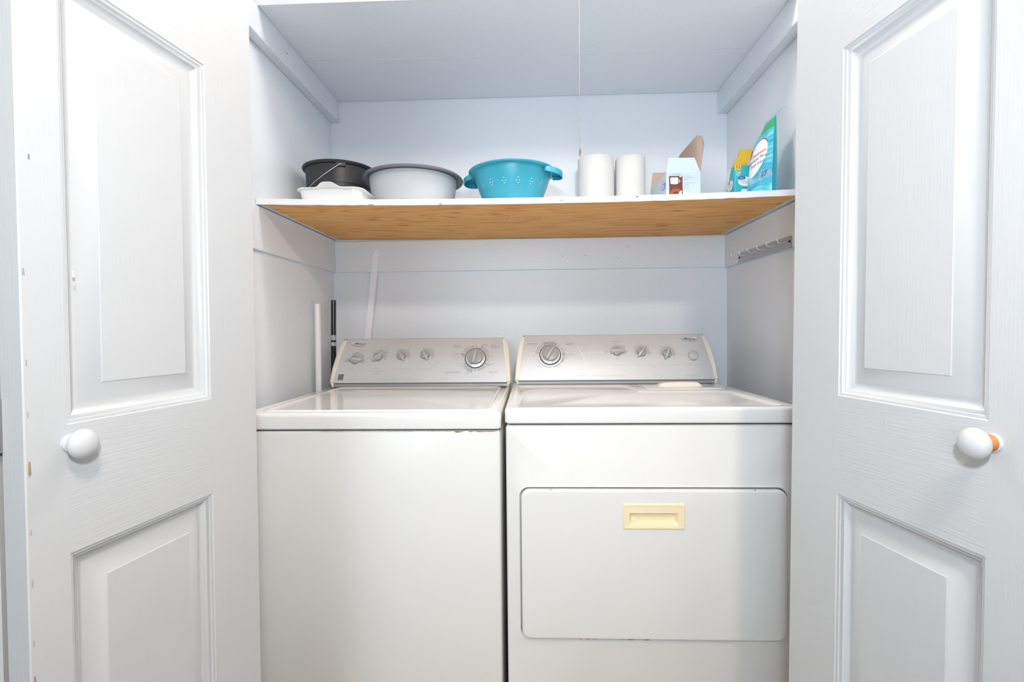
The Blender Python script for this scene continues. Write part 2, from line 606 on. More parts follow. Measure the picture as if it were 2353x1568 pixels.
sh = thing('closet_shelf', 'sagging plywood shelf with white front edge holding bowls and boxes', 'shelf', (0, 1.77, 1.51))
b = MB()
NX, NY, TH = 40, 6, 0.0165
for (top, mm) in ((True, M['edge_white']), (False, M['wood'])):
    vs = []
    for i in range(NX + 1):
        for j in range(NY + 1):
            x = SX0 + (SX1 - SX0) * i / NX
            y = SY0 + (SY1 - SY0) * j / NY
            vs.append((x, y, shelf_top(x, y) - (0 if top else TH)))
    fs = [(i * (NY + 1) + j, (i + 1) * (NY + 1) + j, (i + 1) * (NY + 1) + j + 1, i * (NY + 1) + j + 1) for i in range(NX) for j in range(NY)]
    b.add(vs, fs, mm)
for side in ('back', 'l', 'r'):
    if side == 'back':
        pts = [(SX0 + (SX1 - SX0) * i / NX, SY1) for i in range(NX + 1)]
    else:
        X = SX0 if side == 'l' else SX1
        pts = [(X, SY0 + (SY1 - SY0) * j / NY) for j in range(NY + 1)]
    vs = [(x, y, shelf_top(x, y)) for x, y in pts] + [(x, y, shelf_top(x, y) - TH) for x, y in pts]
    n = len(pts)
    b.add(vs, [(i, i + 1, n + i + 1, n + i) for i in range(n - 1)], M['wood'])


def under(x, y, d=0.0004):
    return (x, y, shelf_top(x, y) - TH - d)


# whitish paint overspill along the two ends of the underside
rnd = random.Random(3)
for X, sg in ((SX0, 1), (SX1, -1)):
    n = 30
    ys = [SY0 + 0.004 + (SY1 - SY0 - 0.01) * i / n for i in range(n + 1)]
    ws = [0.020 + 0.012 * noise.noise((y * 9, sg, 0)) + 0.004 * rnd.random() for y in ys]
    vs = [under(X, y) for y in ys] + [under(X + sg * w, y) for y, w in zip(ys, ws)]
    b.add(vs, [(i, i + 1, n + 2 + i, n + 1 + i) for i in range(n)], M['trim'])
# faint pencil marks on the underside
for (x0, y0, x1, y1) in ((-0.080, 1.712, -0.066, 1.655), (-0.052, 1.70, -0.050, 1.685), (-0.040, 1.703, -0.035, 1.69), (-0.02, 1.708, 0.032, 1.712),
                         (0.014, 1.683, 0.015, 1.655), (0.033, 1.712, 0.034, 1.655), (-0.06, 1.655, 0.02, 1.657)):
    d = hypot(x1 - x0, y1 - y0)
    nx, ny = -(y1 - y0) / d * 0.0008, (x1 - x0) / d * 0.0008
    b.poly([under(x0 - nx, y0 - ny), under(x1 - nx, y1 - ny), under(x1 + nx, y1 + ny), under(x0 + nx, y0 + ny)], M['ink_mid'])
panel = part(b, 'panel', sh, 'plywood panel, raw golden brown underneath', ang=25)
b = MB()
n = 60
l0, l1, l2, l3 = [], [], [], []
for i in range(n + 1):
    x = SX0 + (SX1 - SX0) * i / n
    z = shelf_top(x, SY0)
    jag = 0.0011 * noise.noise((x * 60, 0, 0)) + 0.0008 * noise.noise((x * 200, 4, 0))
    l0.append((x, SY0 - 0.0015, z + 0.0003 + 0.0006 * noise.noise((x * 90, 7, 0))))
    l1.append((x, SY0 - 0.0015, z - TH - 0.0002 + jag))
    l2.append((x, SY0 + 0.0015, z - TH - 0.0006 + jag))
    l3.append((x, SY0 + 0.0015, z + 0.0003))
b.add(l0 + l1 + l2 + l3, [(k * (n + 1) + i, k * (n + 1) + i + 1, ((k + 1) % 4) * (n + 1) + i + 1, ((k + 1) % 4) * (n + 1) + i) for k in range(4) for i in range(n)], M['edge_white'])


def edge_chip(x, dz, w, h, sl=0.0, m='dark'):
    z = shelf_top(x, SY0) - dz
    y = SY0 - 0.0019
    b.poly([(x - w, y, z - h), (x + w, y, z - h), (x + w + sl, y, z + h), (x - w + sl, y, z + h)], M[m])


edge_chip(0.0925, 0.010, 0.0011, 0.0024, 0.001)
edge_chip(0.3105, 0.0036, 0.0024, 0.0018, 0.0006)
edge_chip(0.2690, 0.0125, 0.0006, 0.0007)
edge_chip(-0.3955, 0.0125, 0.0006, 0.0016, 0.0006)
edge_chip(-0.3865, 0.0135, 0.0004, 0.0006)
edge_chip(-0.341, 0.004, 0.0004, 0.0020)
edge_chip(-0.262, 0.0152, 0.0040, 0.0012, 0, 'rust')
edge_chip(-0.468, 0.0158, 0.0075, 0.0010, 0, 'rust')
part(b, 'front_edge', sh, 'white painted chipped front edge')

# ------------------------------------------------------------------ bifold doors
PANELS = [(0.155, 0.8592), (1.0132, 1.5503), (1.652, 1.93)]
S0, S1, LEAF, DTOP, DTHK = 0.1088, 0.3327, 0.378, 2.035, 0.030
PROF = [(0.0, 0.0), (0.0012, -0.0010), (0.0045, -0.0016), (0.0060, -0.0030), (0.0095, -0.0040), (0.0108, -0.0054), (0.0150, -0.0068), (0.0185, -0.0084), (0.0205, -0.0088),
        (0.0228, -0.0087), (0.0452, -0.0030), (0.0468, -0.0023)]


PROF = [(e, w * 1.45) for e, w in PROF[:-2]] + [(0.0450, -0.0040), (0.0470, -0.0026)]


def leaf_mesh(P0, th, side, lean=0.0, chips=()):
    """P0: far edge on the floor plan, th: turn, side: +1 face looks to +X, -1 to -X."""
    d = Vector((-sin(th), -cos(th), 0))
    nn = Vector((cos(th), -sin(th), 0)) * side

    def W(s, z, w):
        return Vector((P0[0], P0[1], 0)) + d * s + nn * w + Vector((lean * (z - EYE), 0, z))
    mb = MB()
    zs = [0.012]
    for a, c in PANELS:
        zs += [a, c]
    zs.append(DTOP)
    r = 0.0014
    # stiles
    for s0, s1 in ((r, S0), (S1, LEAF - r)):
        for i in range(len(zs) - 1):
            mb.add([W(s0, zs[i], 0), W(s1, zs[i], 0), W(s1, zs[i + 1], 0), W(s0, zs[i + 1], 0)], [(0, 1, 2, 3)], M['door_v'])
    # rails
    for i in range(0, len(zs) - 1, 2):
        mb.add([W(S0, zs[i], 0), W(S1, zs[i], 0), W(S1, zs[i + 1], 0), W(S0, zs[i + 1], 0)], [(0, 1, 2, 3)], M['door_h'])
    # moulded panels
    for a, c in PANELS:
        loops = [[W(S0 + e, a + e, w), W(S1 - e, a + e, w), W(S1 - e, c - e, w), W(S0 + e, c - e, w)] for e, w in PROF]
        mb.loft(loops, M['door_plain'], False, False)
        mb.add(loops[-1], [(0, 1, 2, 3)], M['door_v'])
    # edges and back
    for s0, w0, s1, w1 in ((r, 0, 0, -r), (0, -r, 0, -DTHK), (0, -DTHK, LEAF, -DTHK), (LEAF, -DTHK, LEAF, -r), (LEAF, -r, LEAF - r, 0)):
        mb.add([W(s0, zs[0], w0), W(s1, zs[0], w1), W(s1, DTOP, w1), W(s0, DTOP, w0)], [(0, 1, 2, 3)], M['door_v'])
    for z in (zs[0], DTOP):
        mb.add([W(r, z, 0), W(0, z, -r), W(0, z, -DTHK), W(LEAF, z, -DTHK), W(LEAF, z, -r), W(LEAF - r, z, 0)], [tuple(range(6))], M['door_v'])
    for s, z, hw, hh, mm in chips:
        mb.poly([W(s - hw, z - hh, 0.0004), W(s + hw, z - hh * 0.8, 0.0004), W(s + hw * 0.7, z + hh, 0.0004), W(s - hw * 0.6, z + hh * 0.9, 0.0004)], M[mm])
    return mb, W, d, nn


def knob_parts(root, W, nn, s, z, out, stem_mat, label, lo_label):
    q = Matrix.Translation(W(s, z, 0)) @ nn.to_track_quat('Z', 'Y').to_matrix().to_4x4()
    b = MB()
    R, T = 0.0175, 0.0120
    prof = []
    for i in range(17):
        a = -pi / 2 + pi * i / 16
        prof.append((max(0.0004, R * cos(a)), out + T * sin(a) * (1.0 if a > 0 else 0.8)))
    b.lathe(prof, M['knob_white'], mtx=q, n=40)
    k = part(b, 'knob', root, label, ang=60)
    b = MB()
    b.lathe([(0.0098, 0.0), (0.0094, 0.004), (0.0080, 0.007), (0.0076, out - T * 0.6)], M[stem_mat], mtx=q, n=24)
    b.lathe([(0.0108, 0.0), (0.0104, 0.0030), (0.0090, 0.0036)], M['knob_white'], mtx=q, n=24)
    part(b, 'knob_stem', root, lo_label, parent=k)


# left door
dl = tag(bpy.data.objects.new('door_1', None), 'white moulded bifold door folded open on the left side', 'door', None, 'structure')
COL.objects.link(dl); dl.location = (-0.53, 0.72, 0)
rnd = random.Random(11)
chips = [(0.374, 1.085 - 0.062 * i + 0.01 * rnd.random(), 0.0007, 0.0022 + 0.003 * rnd.random(), 'ink_pale') for i in range(11)]
chips += [(0.3745, 1.190, 0.0014, 0.004, 'ink_pale'), (0.3735, 0.972, 0.0016, 0.008, 'core'), (0.3740, 0.735, 0.0012, 0.004, 'core'),
          (0.3215, 1.193, 0.0018, 0.004, 'yellowed'), (0.366, 1.318, 0.0010, 0.003, 'ink_mid')]
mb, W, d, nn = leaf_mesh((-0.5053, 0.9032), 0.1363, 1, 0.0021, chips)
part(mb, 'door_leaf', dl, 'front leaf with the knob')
knob_parts(dl, W, nn, 0.3300, 0.991, 0.0185, 'knob_white', 'white round knob', None)
# the hinged second leaf, folded back towards the jamb
P1 = W(LEAF, 0, -DTHK - 0.004)
th2 = -0.150
P2 = (P1.x + sin(th2) * LEAF - 0.0005, P1.y + cos(th2) * LEAF + 0.0)
mb, W1, _, n1 = leaf_mesh((P2[0] - 0.0, P2[1]), th2, -1, 0.0021)
mb2, W1, _, n1 = leaf_mesh((P2[0] - n1.x * DTHK * -1 * 0 + n1.x * DTHK, P2[1] + n1.y * DTHK), th2, -1, 0.0021)
part(mb2, 'door_leaf', dl, 'rear leaf hinged to the jamb')
b = MB()
for z in (0.35, 1.02, 1.70):
    c = W(LEAF + 0.002, z, -DTHK - 0.002)
    b.lathe([(0.0035, -0.03), (0.0035, 0.03)], M['rack'], c=c, n=12)
    part(b, 'hinge', dl); b = MB()

# right door
dr = tag(bpy.data.objects.new('door_2', None), 'white moulded bifold door folded open on the right side', 'door', None, 'structure')
COL.objects.link(dr); dr.location = (0.5, 0.72, 0)
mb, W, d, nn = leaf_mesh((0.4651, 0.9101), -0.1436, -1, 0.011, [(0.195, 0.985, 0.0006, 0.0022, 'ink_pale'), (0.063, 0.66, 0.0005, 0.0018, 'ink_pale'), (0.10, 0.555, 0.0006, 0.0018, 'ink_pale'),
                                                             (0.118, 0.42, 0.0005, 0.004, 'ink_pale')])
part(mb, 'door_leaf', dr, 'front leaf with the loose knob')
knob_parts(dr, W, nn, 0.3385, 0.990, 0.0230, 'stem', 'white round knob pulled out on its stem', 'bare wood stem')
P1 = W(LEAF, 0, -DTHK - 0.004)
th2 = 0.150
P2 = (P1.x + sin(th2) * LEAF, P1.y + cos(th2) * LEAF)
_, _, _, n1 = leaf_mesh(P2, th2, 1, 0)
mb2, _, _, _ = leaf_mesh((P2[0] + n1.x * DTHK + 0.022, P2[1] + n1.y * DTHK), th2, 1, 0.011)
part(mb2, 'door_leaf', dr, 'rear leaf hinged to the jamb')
b = MB()
for z in (0.35, 1.02, 1.70):
    c = W(LEAF + 0.002, z, -DTHK - 0.002)
    b.lathe([(0.0035, -0.03), (0.0035, 0.03)], M['rack'], c=c, n=12)
    part(b, 'hinge', dr); b = MB()


# ------------------------------------------------------------------ washer and dryer
def xy_map(z):
    return lambda u, v, w: Vector((u, v, z + w))


def xz_map(y):
    return lambda u, v, w: Vector((u, y - w, v))


class ConsolePlane:
    def __init__(s, xc, y0, z0, y1, z1):
        s.p0 = Vector((xc, y0, z0))
        s.ev = Vector((0, y1 - y0, z1 - z0)); s.L = s.ev.length; s.ev.normalize()
        s.n = Vector((1, 0, 0)).cross(s.ev)

    def __call__(s, u, v, w=0.0):
        if 0 < v < s.L:
            w = w + 0.0065 * sin(pi * v / s.L)
        return s.p0 + Vector((u, 0, 0)) + s.ev * v + s.n * w


def console(root, cp, yback, zbase, ub, ut, cap, label):
    """ub / ut: half extents (left, right) at the base and top; cap: width of the end caps."""
    L = cp.L
    lb, rb = ub
    lt, rt = ut
    ys = cp.p0.y
    # silver face with its lower groove and a body behind it
    b = MB()
    zt = cp(0, L).z
    sec = []
    for k in range(25):
        t = k / 24
        bulge = 0.0035 * sin(pi * t)
        sec.append((t, bulge - 0.0035 * 0))
    il, ir = lambda t: lb + cap + (lt - lb) * t, lambda t: rb - cap + (rt - rb) * t
    rows = [[cp(il(t), L * t, 0), cp(ir(t), L * t, 0)] for t, w in sec]
    b.add([p for r in rows for p in r], [(2 * i, 2 * i + 1, 2 * i + 3, 2 * i + 2) for i in range(24)], M['silver'])
    body = [(cp(0, 0).y + 0.002, cp(0, 0).z), (cp(0, L).y, zt), (cp(0, L).y + 0.004, zt + 0.001), (yback, zt - 0.004), (yback, zbase)]
    b.loft([[(cp.p0.x + lb + cap + 0.004 + (0.012 if i in (1, 2, 3) else 0), y, z) for i, (y, z) in enumerate(body)], [(cp.p0.x + rb - cap - 0.004 - (0.012 if i in (1, 2, 3) else 0), y, z) for i, (y, z) in enumerate(body)]], M['silver_dark'])
    face = b
    b = MB()
    g = [(ys + 0.006, cp.p0.z - 0.0002), (ys + 0.0015, cp.p0.z - 0.002), (ys + 0.0045, cp.p0.z - 0.006), (ys + 0.003, zbase + 0.002), (ys + 0.02, zbase + 0.001), (ys + 0.02, cp.p0.z - 0.0002)]
    b.loft([[(cp.p0.x + lb + cap - 0.002, y, z) for y, z in g], [(cp.p0.x + rb - cap + 0.002, y, z) for y, z in g]], M['silver_dark'])
    part(b, 'lower_trim', root, 'darker grey concave strip below the panel')
    # cream end caps: outline in (y, z), lofted across the cap width
    for sgn, eb, et in ((-1, lb, lt), (1, rb, rt)):
        b = MB()
        out = []
        prof = [(0.0, -0.004), (0.02, 0.002), (0.3, 0.006), (0.6, 0.006), (0.85, 0.005), (0.95, 0.003), (1.005, -0.004)]
        loops_in, loops_out = [], []
        for t, w in prof:
            p = cp(0, L * t, w)
            loops_in.append((t, p))
        sect = [(-0.11, ys - 0.001, zbase + 0.001), (-0.06, ys - 0.004, cp.p0.z - 0.008)] + [(t, p.y, p.z) for t, p in loops_in] + \
               [(1.0, yback - 0.004, zt - 0.004), (0.98, yback, zt - 0.010), (-0.11, yback, zbase + 0.001)]
        inner, outer, mid = [], [], []
        for t, y, z in sect:
            tt = min(max(t, 0), 1)
            e = eb + (et - eb) * tt
            # round the top outer corner and curve the side in
            curve = 0.006 * sin(pi * tt) + (0.010 * max(0, tt - 0.85) / 0.15 * -1)
            foot = -0.006 if t < 0 else 0
            ox = e + sgn * (curve * 0.6 + foot)
            inner.append(Vector((cp.p0.x + e - sgn * cap, y, z)))
            mid.append(Vector((cp.p0.x + ox - sgn * 0.004, y, z)))
            yc, zc = (y * 0.92 + yback * 0.08), z * 0.985 + (zbase + 0.08) * 0.015
            outer.append(Vector((cp.p0.x + ox, yc, zc)))
        b.loft([inner, mid, outer], M['cream'])
        part(b, 'end_cap', root, 'cream plastic end cap', ang=40)
    return face


def ridge_knob(root, cp, u, v, ang, r, length, ptr=0.0, height=0.018, wide=0.011):
    b = MB()
    q = Matrix((( 1, cp.ev.x, cp.n.x, cp(u, v).x), (0, cp.ev.y, cp.n.y, cp(u, v).y), (0, cp.ev.z, cp.n.z, cp(u, v).z), (0, 0, 0, 1)))
    b.lathe([(r * 1.02, 0.0005), (r, 0.004), (r * 0.94, 0.010), (r * 0.86, 0.0115), (0.0005, 0.0125)], M['knob'], mtx=q, n=36)
    k = part(b, 'knob', root, ang=50)
    g = MB()
    rot = q @ Matrix.Rotation(ang, 4, 'Z')
    loops = []
    for t in (-1, -0.93, -0.75, -0.4, 0, 0.4, 0.75, 0.93, 1):
        h = height * (1 - 0.42 * abs(t) ** 2.2)
        wd = wide * (1 - 0.30 * t * t) * (0.75 if abs(t) == 1 else 1)
        x = t * length / 2 * (1.0 if t < 0 else 1.05)
        l = []
        for a, zz in ((-1.0, 0.0025), (-0.86, h * 0.7), (-0.5, h), (0.5, h), (0.86, h * 0.7), (1.0, 0.0025)):
            l.append(rot @ Vector((x, a * wd / 2, zz)))
        loops.append(l)
    g.loft(loops, M['knob_hi'])
    part(g, 'grip', root, 'raised grip bar', parent=k, ang=35)
    return k


def dial_knob(root, cp, u, v, ang, r, ring):
    q = Matrix(((1, cp.ev.x, cp.n.x, cp(u, v).x), (0, cp.ev.y, cp.n.y, cp(u, v).y), (0, cp.ev.z, cp.n.z, cp(u, v).z), (0, 0, 0, 1)))
    b = MB()
    b.lathe([(ring, 0.0003), (ring, 0.0020), (ring * 0.94, 0.0022)], M['dark'], mtx=q, n=64, cap1=True)
    k = part(b, 'timer_dial', root, 'large timer dial with chrome skirt', ang=40)
    b = MB()
    b.lathe([(ring * 0.935, 0.0022), (ring * 0.93, 0.0045), (ring * 0.84, 0.0062), (ring * 0.80, 0.0062), (r * 1.02, 0.0085), (r * 0.9, 0.009)], M['chrome'], mtx=q, n=64)
    part(b, 'skirt', root, 'chrome dial skirt', parent=k, ang=40)
    b = MB()
    b.lathe([(r, 0.008), (r, 0.018), (r * 0.95, 0.0205), (r * 0.86, 0.0212), (0.0005, 0.0212)], M['knob'], mtx=q, n=56)
    part(b, 'knob', root, parent=k, ang=40)
    b = MB()
    rot = q @ Matrix.Rotation(ang, 4, 'Z')
    loops = []
    for t in (-1, -0.9, -0.5, 0, 0.5, 0.9, 1):
        x = t * r * 0.90
        wd = 0.0062 * (1.15 - 0.25 * t)
        h = 0.034 - 0.004 * t * t
        loops.append([rot @ Vector((x, -wd, 0.0205)), rot @ Vector((x, -wd * 0.45, h)), rot @ Vector((x, wd * 0.45, h)), rot @ Vector((x, wd, 0.0205))])
    b.loft(loops, M['knob_hi'])
    part(b, 'grip', root, 'raised grip bar', parent=k, ang=30)


def badge(root, cp, u, v, a):
    b = MB()
    rings = []
    for k, w in ((1.0, 0.0004), (1.0, 0.0022), (0.93, 0.0034), (0.86, 0.0026), (0.8, 0.0024)):
        rings.append([cp(x, y, w) for x, y in ellipse(u, v, a * k, a * 0.335 * k, 44)])
    b.loft(rings, M['chrome'])
    k = part(b, 'brand_badge', root, 'oval chrome badge', ang=50)
    b = MB()
    put_poly(b, cp, ellipse(u, v, a * 0.72, a * 0.27, 40), M['silver'], 0.0030)
    put_text(b, cp, 'Whirlpool', u + 0.001, v - 0.0003, a * 0.34, M['ink'], 'CENTER', 0.15, 0.92, 0.0, w=0.0034)
    sw = [(u - a * 0.42 + a * 0.30 * t, v + a * (0.10 + 0.05 * sin(t * pi))) for t in (0, .25, .5, .75, 1)] + [(u - a * 0.42 + a * 0.26 * t, v + a * (0.05 + 0.03 * sin(t * pi))) for t in (1, .5, 0)]
    put_poly(b, cp, sw, M['ink'], 0.0034)
    part(b, 'badge_lettering', root, 'dark script lettering', parent=k)


def rust_run(mb, x0, x1, y, z, h, seed, m='rust'):
    r = random.Random(seed)
    n = max(4, int((x1 - x0) / 0.006))
    vs = []
    for i in range(n + 1):
        x = x0 + (x1 - x0) * i / n
        hh = h * (0.25 + 0.9 * r.random()) * (1 if 0 < i < n else 0.2)
        vs += [(x, y, z), (x, y, z - hh)]
    mb.add(vs, [(2 * i, 2 * i + 2, 2 * i + 3, 2 * i + 1) for i in range(n)], M[m])


# ---- washer
WX0, WX1, WY0, WY1 = -0.7630, -0.0775, 1.2690, 1.952
WT, WL = 0.9115, 0.8690
wa = thing('washing_machine', 'white top-loading washing machine left of the dryer with closed lid', 'washing machine', (-0.42, 1.60, 0.0))
b = MB()
b.box(WX0 + 0.003, WY0 + 0.004, 0.022, WX1 - 0.003, WY1, WL - 0.0045, M['enamel'], 0.007, 3)
b.box(WX0 + 0.012, WY0 + 0.014, WL - 0.008, WX1 - 0.012, WY1 - 0.01, WL + 0.003, M['dark'])
rust_run(b, -0.20, -0.172, WY0 + 0.0036, WL - 0.0050, 0.0034, 1)
rust_run(b, -0.162, -0.085, WY0 + 0.0036, WL - 0.0050, 0.0022, 2)
rust_run(b, -0.55, -0.20, WY0 + 0.0036, WL - 0.0048, 0.0008, 5)
for x, z in ((-0.355, 0.742), (-0.353, 0.738), (-0.108, 0.855), (-0.492, 0.8535), (-0.478, 0.8538)):
    b.box(x - 0.0007, WY0 + 0.0034, z - 0.0005, x + 0.0007, WY0 + 0.0045, z + 0.0005, M['ink_pale'])
part(b, 'cabinet', wa)
b = MB()
stacked(b, lambda u, v, w: Vector((u, v, w)), [
    (rrect(WX0 + 0.004, WY0 + 0.003, WX1 - 0.004, WY1, 0.012), WL),
    (rrect(WX0 + 0.0005, WY0 + 0.0004, WX1 - 0.0005, WY1, 0.012), WL + 0.003),
    (rrect(WX0, WY0, WX1, WY1, 0.012), WT - 0.010),
    (rrect(WX0 + 0.0012, WY0 + 0.0014, WX1 - 0.0012, WY1, 0.012), WT - 0.005),
    (rrect(WX0 + 0.004, WY0 + 0.0045, WX1 - 0.004, WY1, 0.012), WT - 0.0018),
    (rrect(WX0 + 0.009, WY0 + 0.0100, WX1 - 0.009, WY1 - 0.004, 0.012), WT)], (-0.42, 1.6), M['enamel_top'], True, True)
part(b, 'top', wa, ang=30)
b = MB()
lx0, ly0, lx1, ly1 = -0.7130, 1.3000, -0.1130, 1.8400
stacked(b, lambda u, v, w: Vector((u, v, WT + w)), [
    (rrect(lx0 - 0.004, ly0 - 0.004, lx1 + 0.004, ly1 + 0.004, 0.024), 0.0002),
    (rrect(lx0 - 0.002, ly0 - 0.002, lx1 + 0.002, ly1 + 0.002, 0.024), 0.0030),
    (rrect(lx0, ly0, lx1, ly1, 0.022), 0.0042),
    (rrect(lx0 + 0.005, ly0 + 0.005, lx1 - 0.005, ly1 - 0.005, 0.020), 0.0034),
    (rrect(lx0 + 0.012, ly0 + 0.012, lx1 - 0.012, ly1 - 0.012, 0.018), 0.0008),
    (rrect(lx0 + 0.016, ly0 + 0.016, lx1 - 0.016, ly1 - 0.016, 0.016), 0.0004)], (-0.42, 1.56), M['enamel_top'], True, False)
part(b, 'lid', wa, ang=50)
for x in (WX0 + 0.05, WX1 - 0.05):
    for y in (WY0 + 0.06, WY1 - 0.06):
        b = MB(); b.lathe([(0.02, 0.0), (0.02, 0.012), (0.012, 0.014), (0.012, 0.024)], M['dark'], c=(x, y, 0), n=20)
        part(b, 'foot', wa)
cw = ConsolePlane(-0.4195, 1.864, 0.928, 1.940, 1.0915)
fw = console(wa, cw, 1.951, WT, (-0.3425, 0.3455), (-0.3130, 0.3260), 0.0165, '')
badge(wa, cw, -0.2453, 0.1582, 0.0335)
# printed fans behind the knobs, then knobs
pr = fw
KW = [(-0.2500, 0.0930), (-0.1620, 0.1045), (-0.0720, 0.1080), (0.0190, 0.1100)]
for i, (u, v) in enumerate(KW):
    put_ring(pr, cw, u + 0.003, v, 0.010, 0.0285, -35, 205 if i != 0 else 190, M['fan'], 0.0003)
for (u, v), a, r, ln in zip(KW, (-5, 38, -62, -62), (0.0165, 0.0165, 0.0165, 0.0165), (0.050, 0.050, 0.043, 0.043)):
    ridge_knob(wa, cw, u - 0.003, v - 0.003, radians(a), r, ln, wide=0.0125 if a in (-62,) else 0.017)
dial_knob(wa, cw, 0.2087, 0.0940, radians(78), 0.0290, 0.0405)
# ring of graduated segments round the timer
for a0, a1, r1 in ((100, 125, 0.056), (126, 150, 0.058), (151, 166, 0.056), (168, 176, 0.054), (198, 212, 0.048), (213, 230, 0.055), (231, 252, 0.058), (262, 275, 0.050), (282, 300, 0.052),
                   (302, 322, 0.054), (345, 358, 0.050), (360, 385, 0.053), (386, 422, 0.057), (428, 455, 0.047)):
    put_ring(pr, cw, 0.2087, 0.094, 0.0435, r1, a0, a1, M['fan'], 0.0003, 10)
for a in (64, 163, 255, 331):
    c, s = cos(radians(a)), sin(radians(a))
    put_line(pr, cw, 0.2087 + 0.042 * c, 0.094 + 0.042 * s, 0.2087 + 0.060 * c, 0.094 + 0.060 * s, 0.0016, M['ink'], 0.0006)
T = lambda s, u, v, sz, m='ink', al='LEFT', sp=1.0, sh=0.0, bo=0.0: put_text(pr, cw, s, u, v, sz, M[m], al, sh, sp, bo)
for s, u, v in (('LOAD SIZE', -0.2544, 0.0536), ('WASH', -0.1635, 0.0535), ('TEMPERATURE', -0.1633, 0.0442), ('CYCLE SIGNAL', -0.0722, 0.0528), ('EXTRA RINSE', 0.0145, 0.0534)):
    T(s, u, v, 0.0046, 'ink_mid', 'CENTER', 2.3, 0.25)
T('Cold Rinse', -0.1645, 0.0349, 0.0042, 'ink', 'CENTER', 1.0, 0, 0.0)
for s, u, v, m in (('Low', -0.2780, 0.1103, 'ink'), ('Medium', -0.2506, 0.1198, 'ink'), ('High', -0.2247, 0.1098, 'ink'), ('Mini', -0.2879, 0.0906, 'ink_mid'), ('Small', -0.2872, 0.0855, 'ink'),
                   ('Super', -0.2167, 0.0904, 'ink_mid'), ('Max', -0.2169, 0.0855, 'ink_mid'), ('Reset', -0.2181, 0.0766, 'ink'), ('Cold', -0.1857, 0.1217, 'ink'), ('Cool', -0.1589, 0.1297, 'ink'),
                   ('Warm', -0.1334, 0.1216, 'ink'), ('Heavy Soil', -0.1350, 0.1409, 'ink_pale'), ('Hot', -0.1330, 0.1338, 'ink'), ('Warm', -0.1330, 0.1295, 'ink_mid'), ('Off', -0.0848, 0.1344, 'ink_mid'),
                   ('On', -0.0514, 0.1336, 'ink_mid'), ('Off', 0.0064, 0.1361, 'ink_mid'), ('On', 0.0403, 0.1354, 'ink')):
    T(s, u, v, 0.0046, m, 'CENTER')
T('NORMAL', 0.1205, 0.1458, 0.0062, 'ink', bo=0.0); T('High Speed / Agitation', 0.1208, 0.1404, 0.0036, 'ink_mid')
T('CASUAL', 0.2642, 0.1480, 0.0062, 'ink_mid', bo=0.0); T('Permanent Press', 0.2644, 0.1423, 0.0050, 'ink'); T('High & Low Agitation', 0.2645, 0.1378, 0.0036, 'ink_mid')
T('HAND WASHABLES', 0.0961, 0.0387, 0.0064, 'ink_mid', bo=0.0); T('Intermittent Agitation', 0.0965, 0.0333, 0.0036, 'ink_pale')
T('DELICATES', 0.2613, 0.0381, 0.0064, 'ink_mid'); T('Low Agitation', 0.2614, 0.0328, 0.0036, 'ink_pale')
T('Regular 12', 0.1312, 0.1132, 0.0050, 'ink', bo=0.0); T('Regular Heavy', 0.1225, 0.1073, 0.0042, 'ink_mid'); T('Soak', 0.1400, 0.1015, 0.0042, 'ink_mid'); T('Super Wash 18', 0.1190, 0.0960, 0.0044, 'ink_mid')
T('OFF', 0.1540, 0.0910, 0.0040, 'ink_mid'); T('Spin Only', 0.1390, 0.0725, 0.0038, 'ink_pale'); T('OFF', 0.1560, 0.0670, 0.0038, 'ink_mid'); T('Low Spin', 0.1480, 0.0620, 0.0038, 'ink_pale')
T('Light', 0.1760, 0.0400, 0.0036, 'ink_pale'); T('Regular 6', 0.1740, 0.0340, 0.0046, 'ink_mid'); T('Pull Start / Push Stop', 0.1920, 0.0242, 0.0036, 'ink_mid')
T('8 Regular', 0.2338, 0.1500, 0.0048, 'ink'); T('Light', 0.2410, 0.1455, 0.0038, 'ink_pale'); T('Rinse', 0.2600, 0.1260, 0.0038, 'ink_pale'); T('Low Spin', 0.2620, 0.1135, 0.0038, 'ink_pale')
T('OFF', 0.2630, 0.1055, 0.0040, 'ink_mid'); T('Extra Rinse', 0.2630, 0.1010, 0.0040, 'ink_mid'); T('Spin Only', 0.2610, 0.0890, 0.0038, 'ink_pale'); T('OFF', 0.2540, 0.0790, 0.0038, 'ink_mid')
T('6 Regular', 0.2610, 0.0690, 0.0046, 'ink_mid'); T('Light', 0.2560, 0.0625, 0.0038, 'ink_pale'); T('Extra', 0.2050, 0.1490, 0.0038, 'ink_pale'); T('Rinse', 0.2050, 0.1450, 0.0038, 'ink_mid'); T('Low Spin', 0.1760, 0.1440, 0.0038, 'ink_pale')
T('OFF', 0.1980, 0.1440, 0.0036, 'ink'); T('OFF', 0.2230, 0.1430, 0.0036, 'ink_mid')
T('ADVANCED Care XL', -0.2760, 0.0144, 0.0050, 'ink_pale', 'LEFT', 1.0, 0.2)
T('Commercial Quality  Super Capacity Plus  10 Cycles  3 Speed Combinations    Catalyst Cleaning', -0.1527, 0.0134, 0.0042, 'ink_pale', 'LEFT', 1.0, 0.1)
T('Quiet Wash', 0.0779, 0.0135, 0.0064, 'ink_pale', 'LEFT', 1.05, 0.3)
put_line(pr, cw, -0.2094, 0.0960, -0.1900, 0.0985, 0.0007, M['ink_pale']); put_line(pr, cw, -0.1300, 0.1040, -0.1020, 0.1058, 0.0007, M['ink_pale'])
put_line(pr, cw, -0.0400, 0.1075, -0.0110, 0.1085, 0.0007, M['ink_pale']); put_line(pr, cw, 0.0480, 0.1085, 0.0646, 0.1080, 0.0007, M['ink_pale'])
put_line(pr, cw, 0.0720, 0.0640, 0.0920, 0.0830, 0.0007, M['ink_white'])
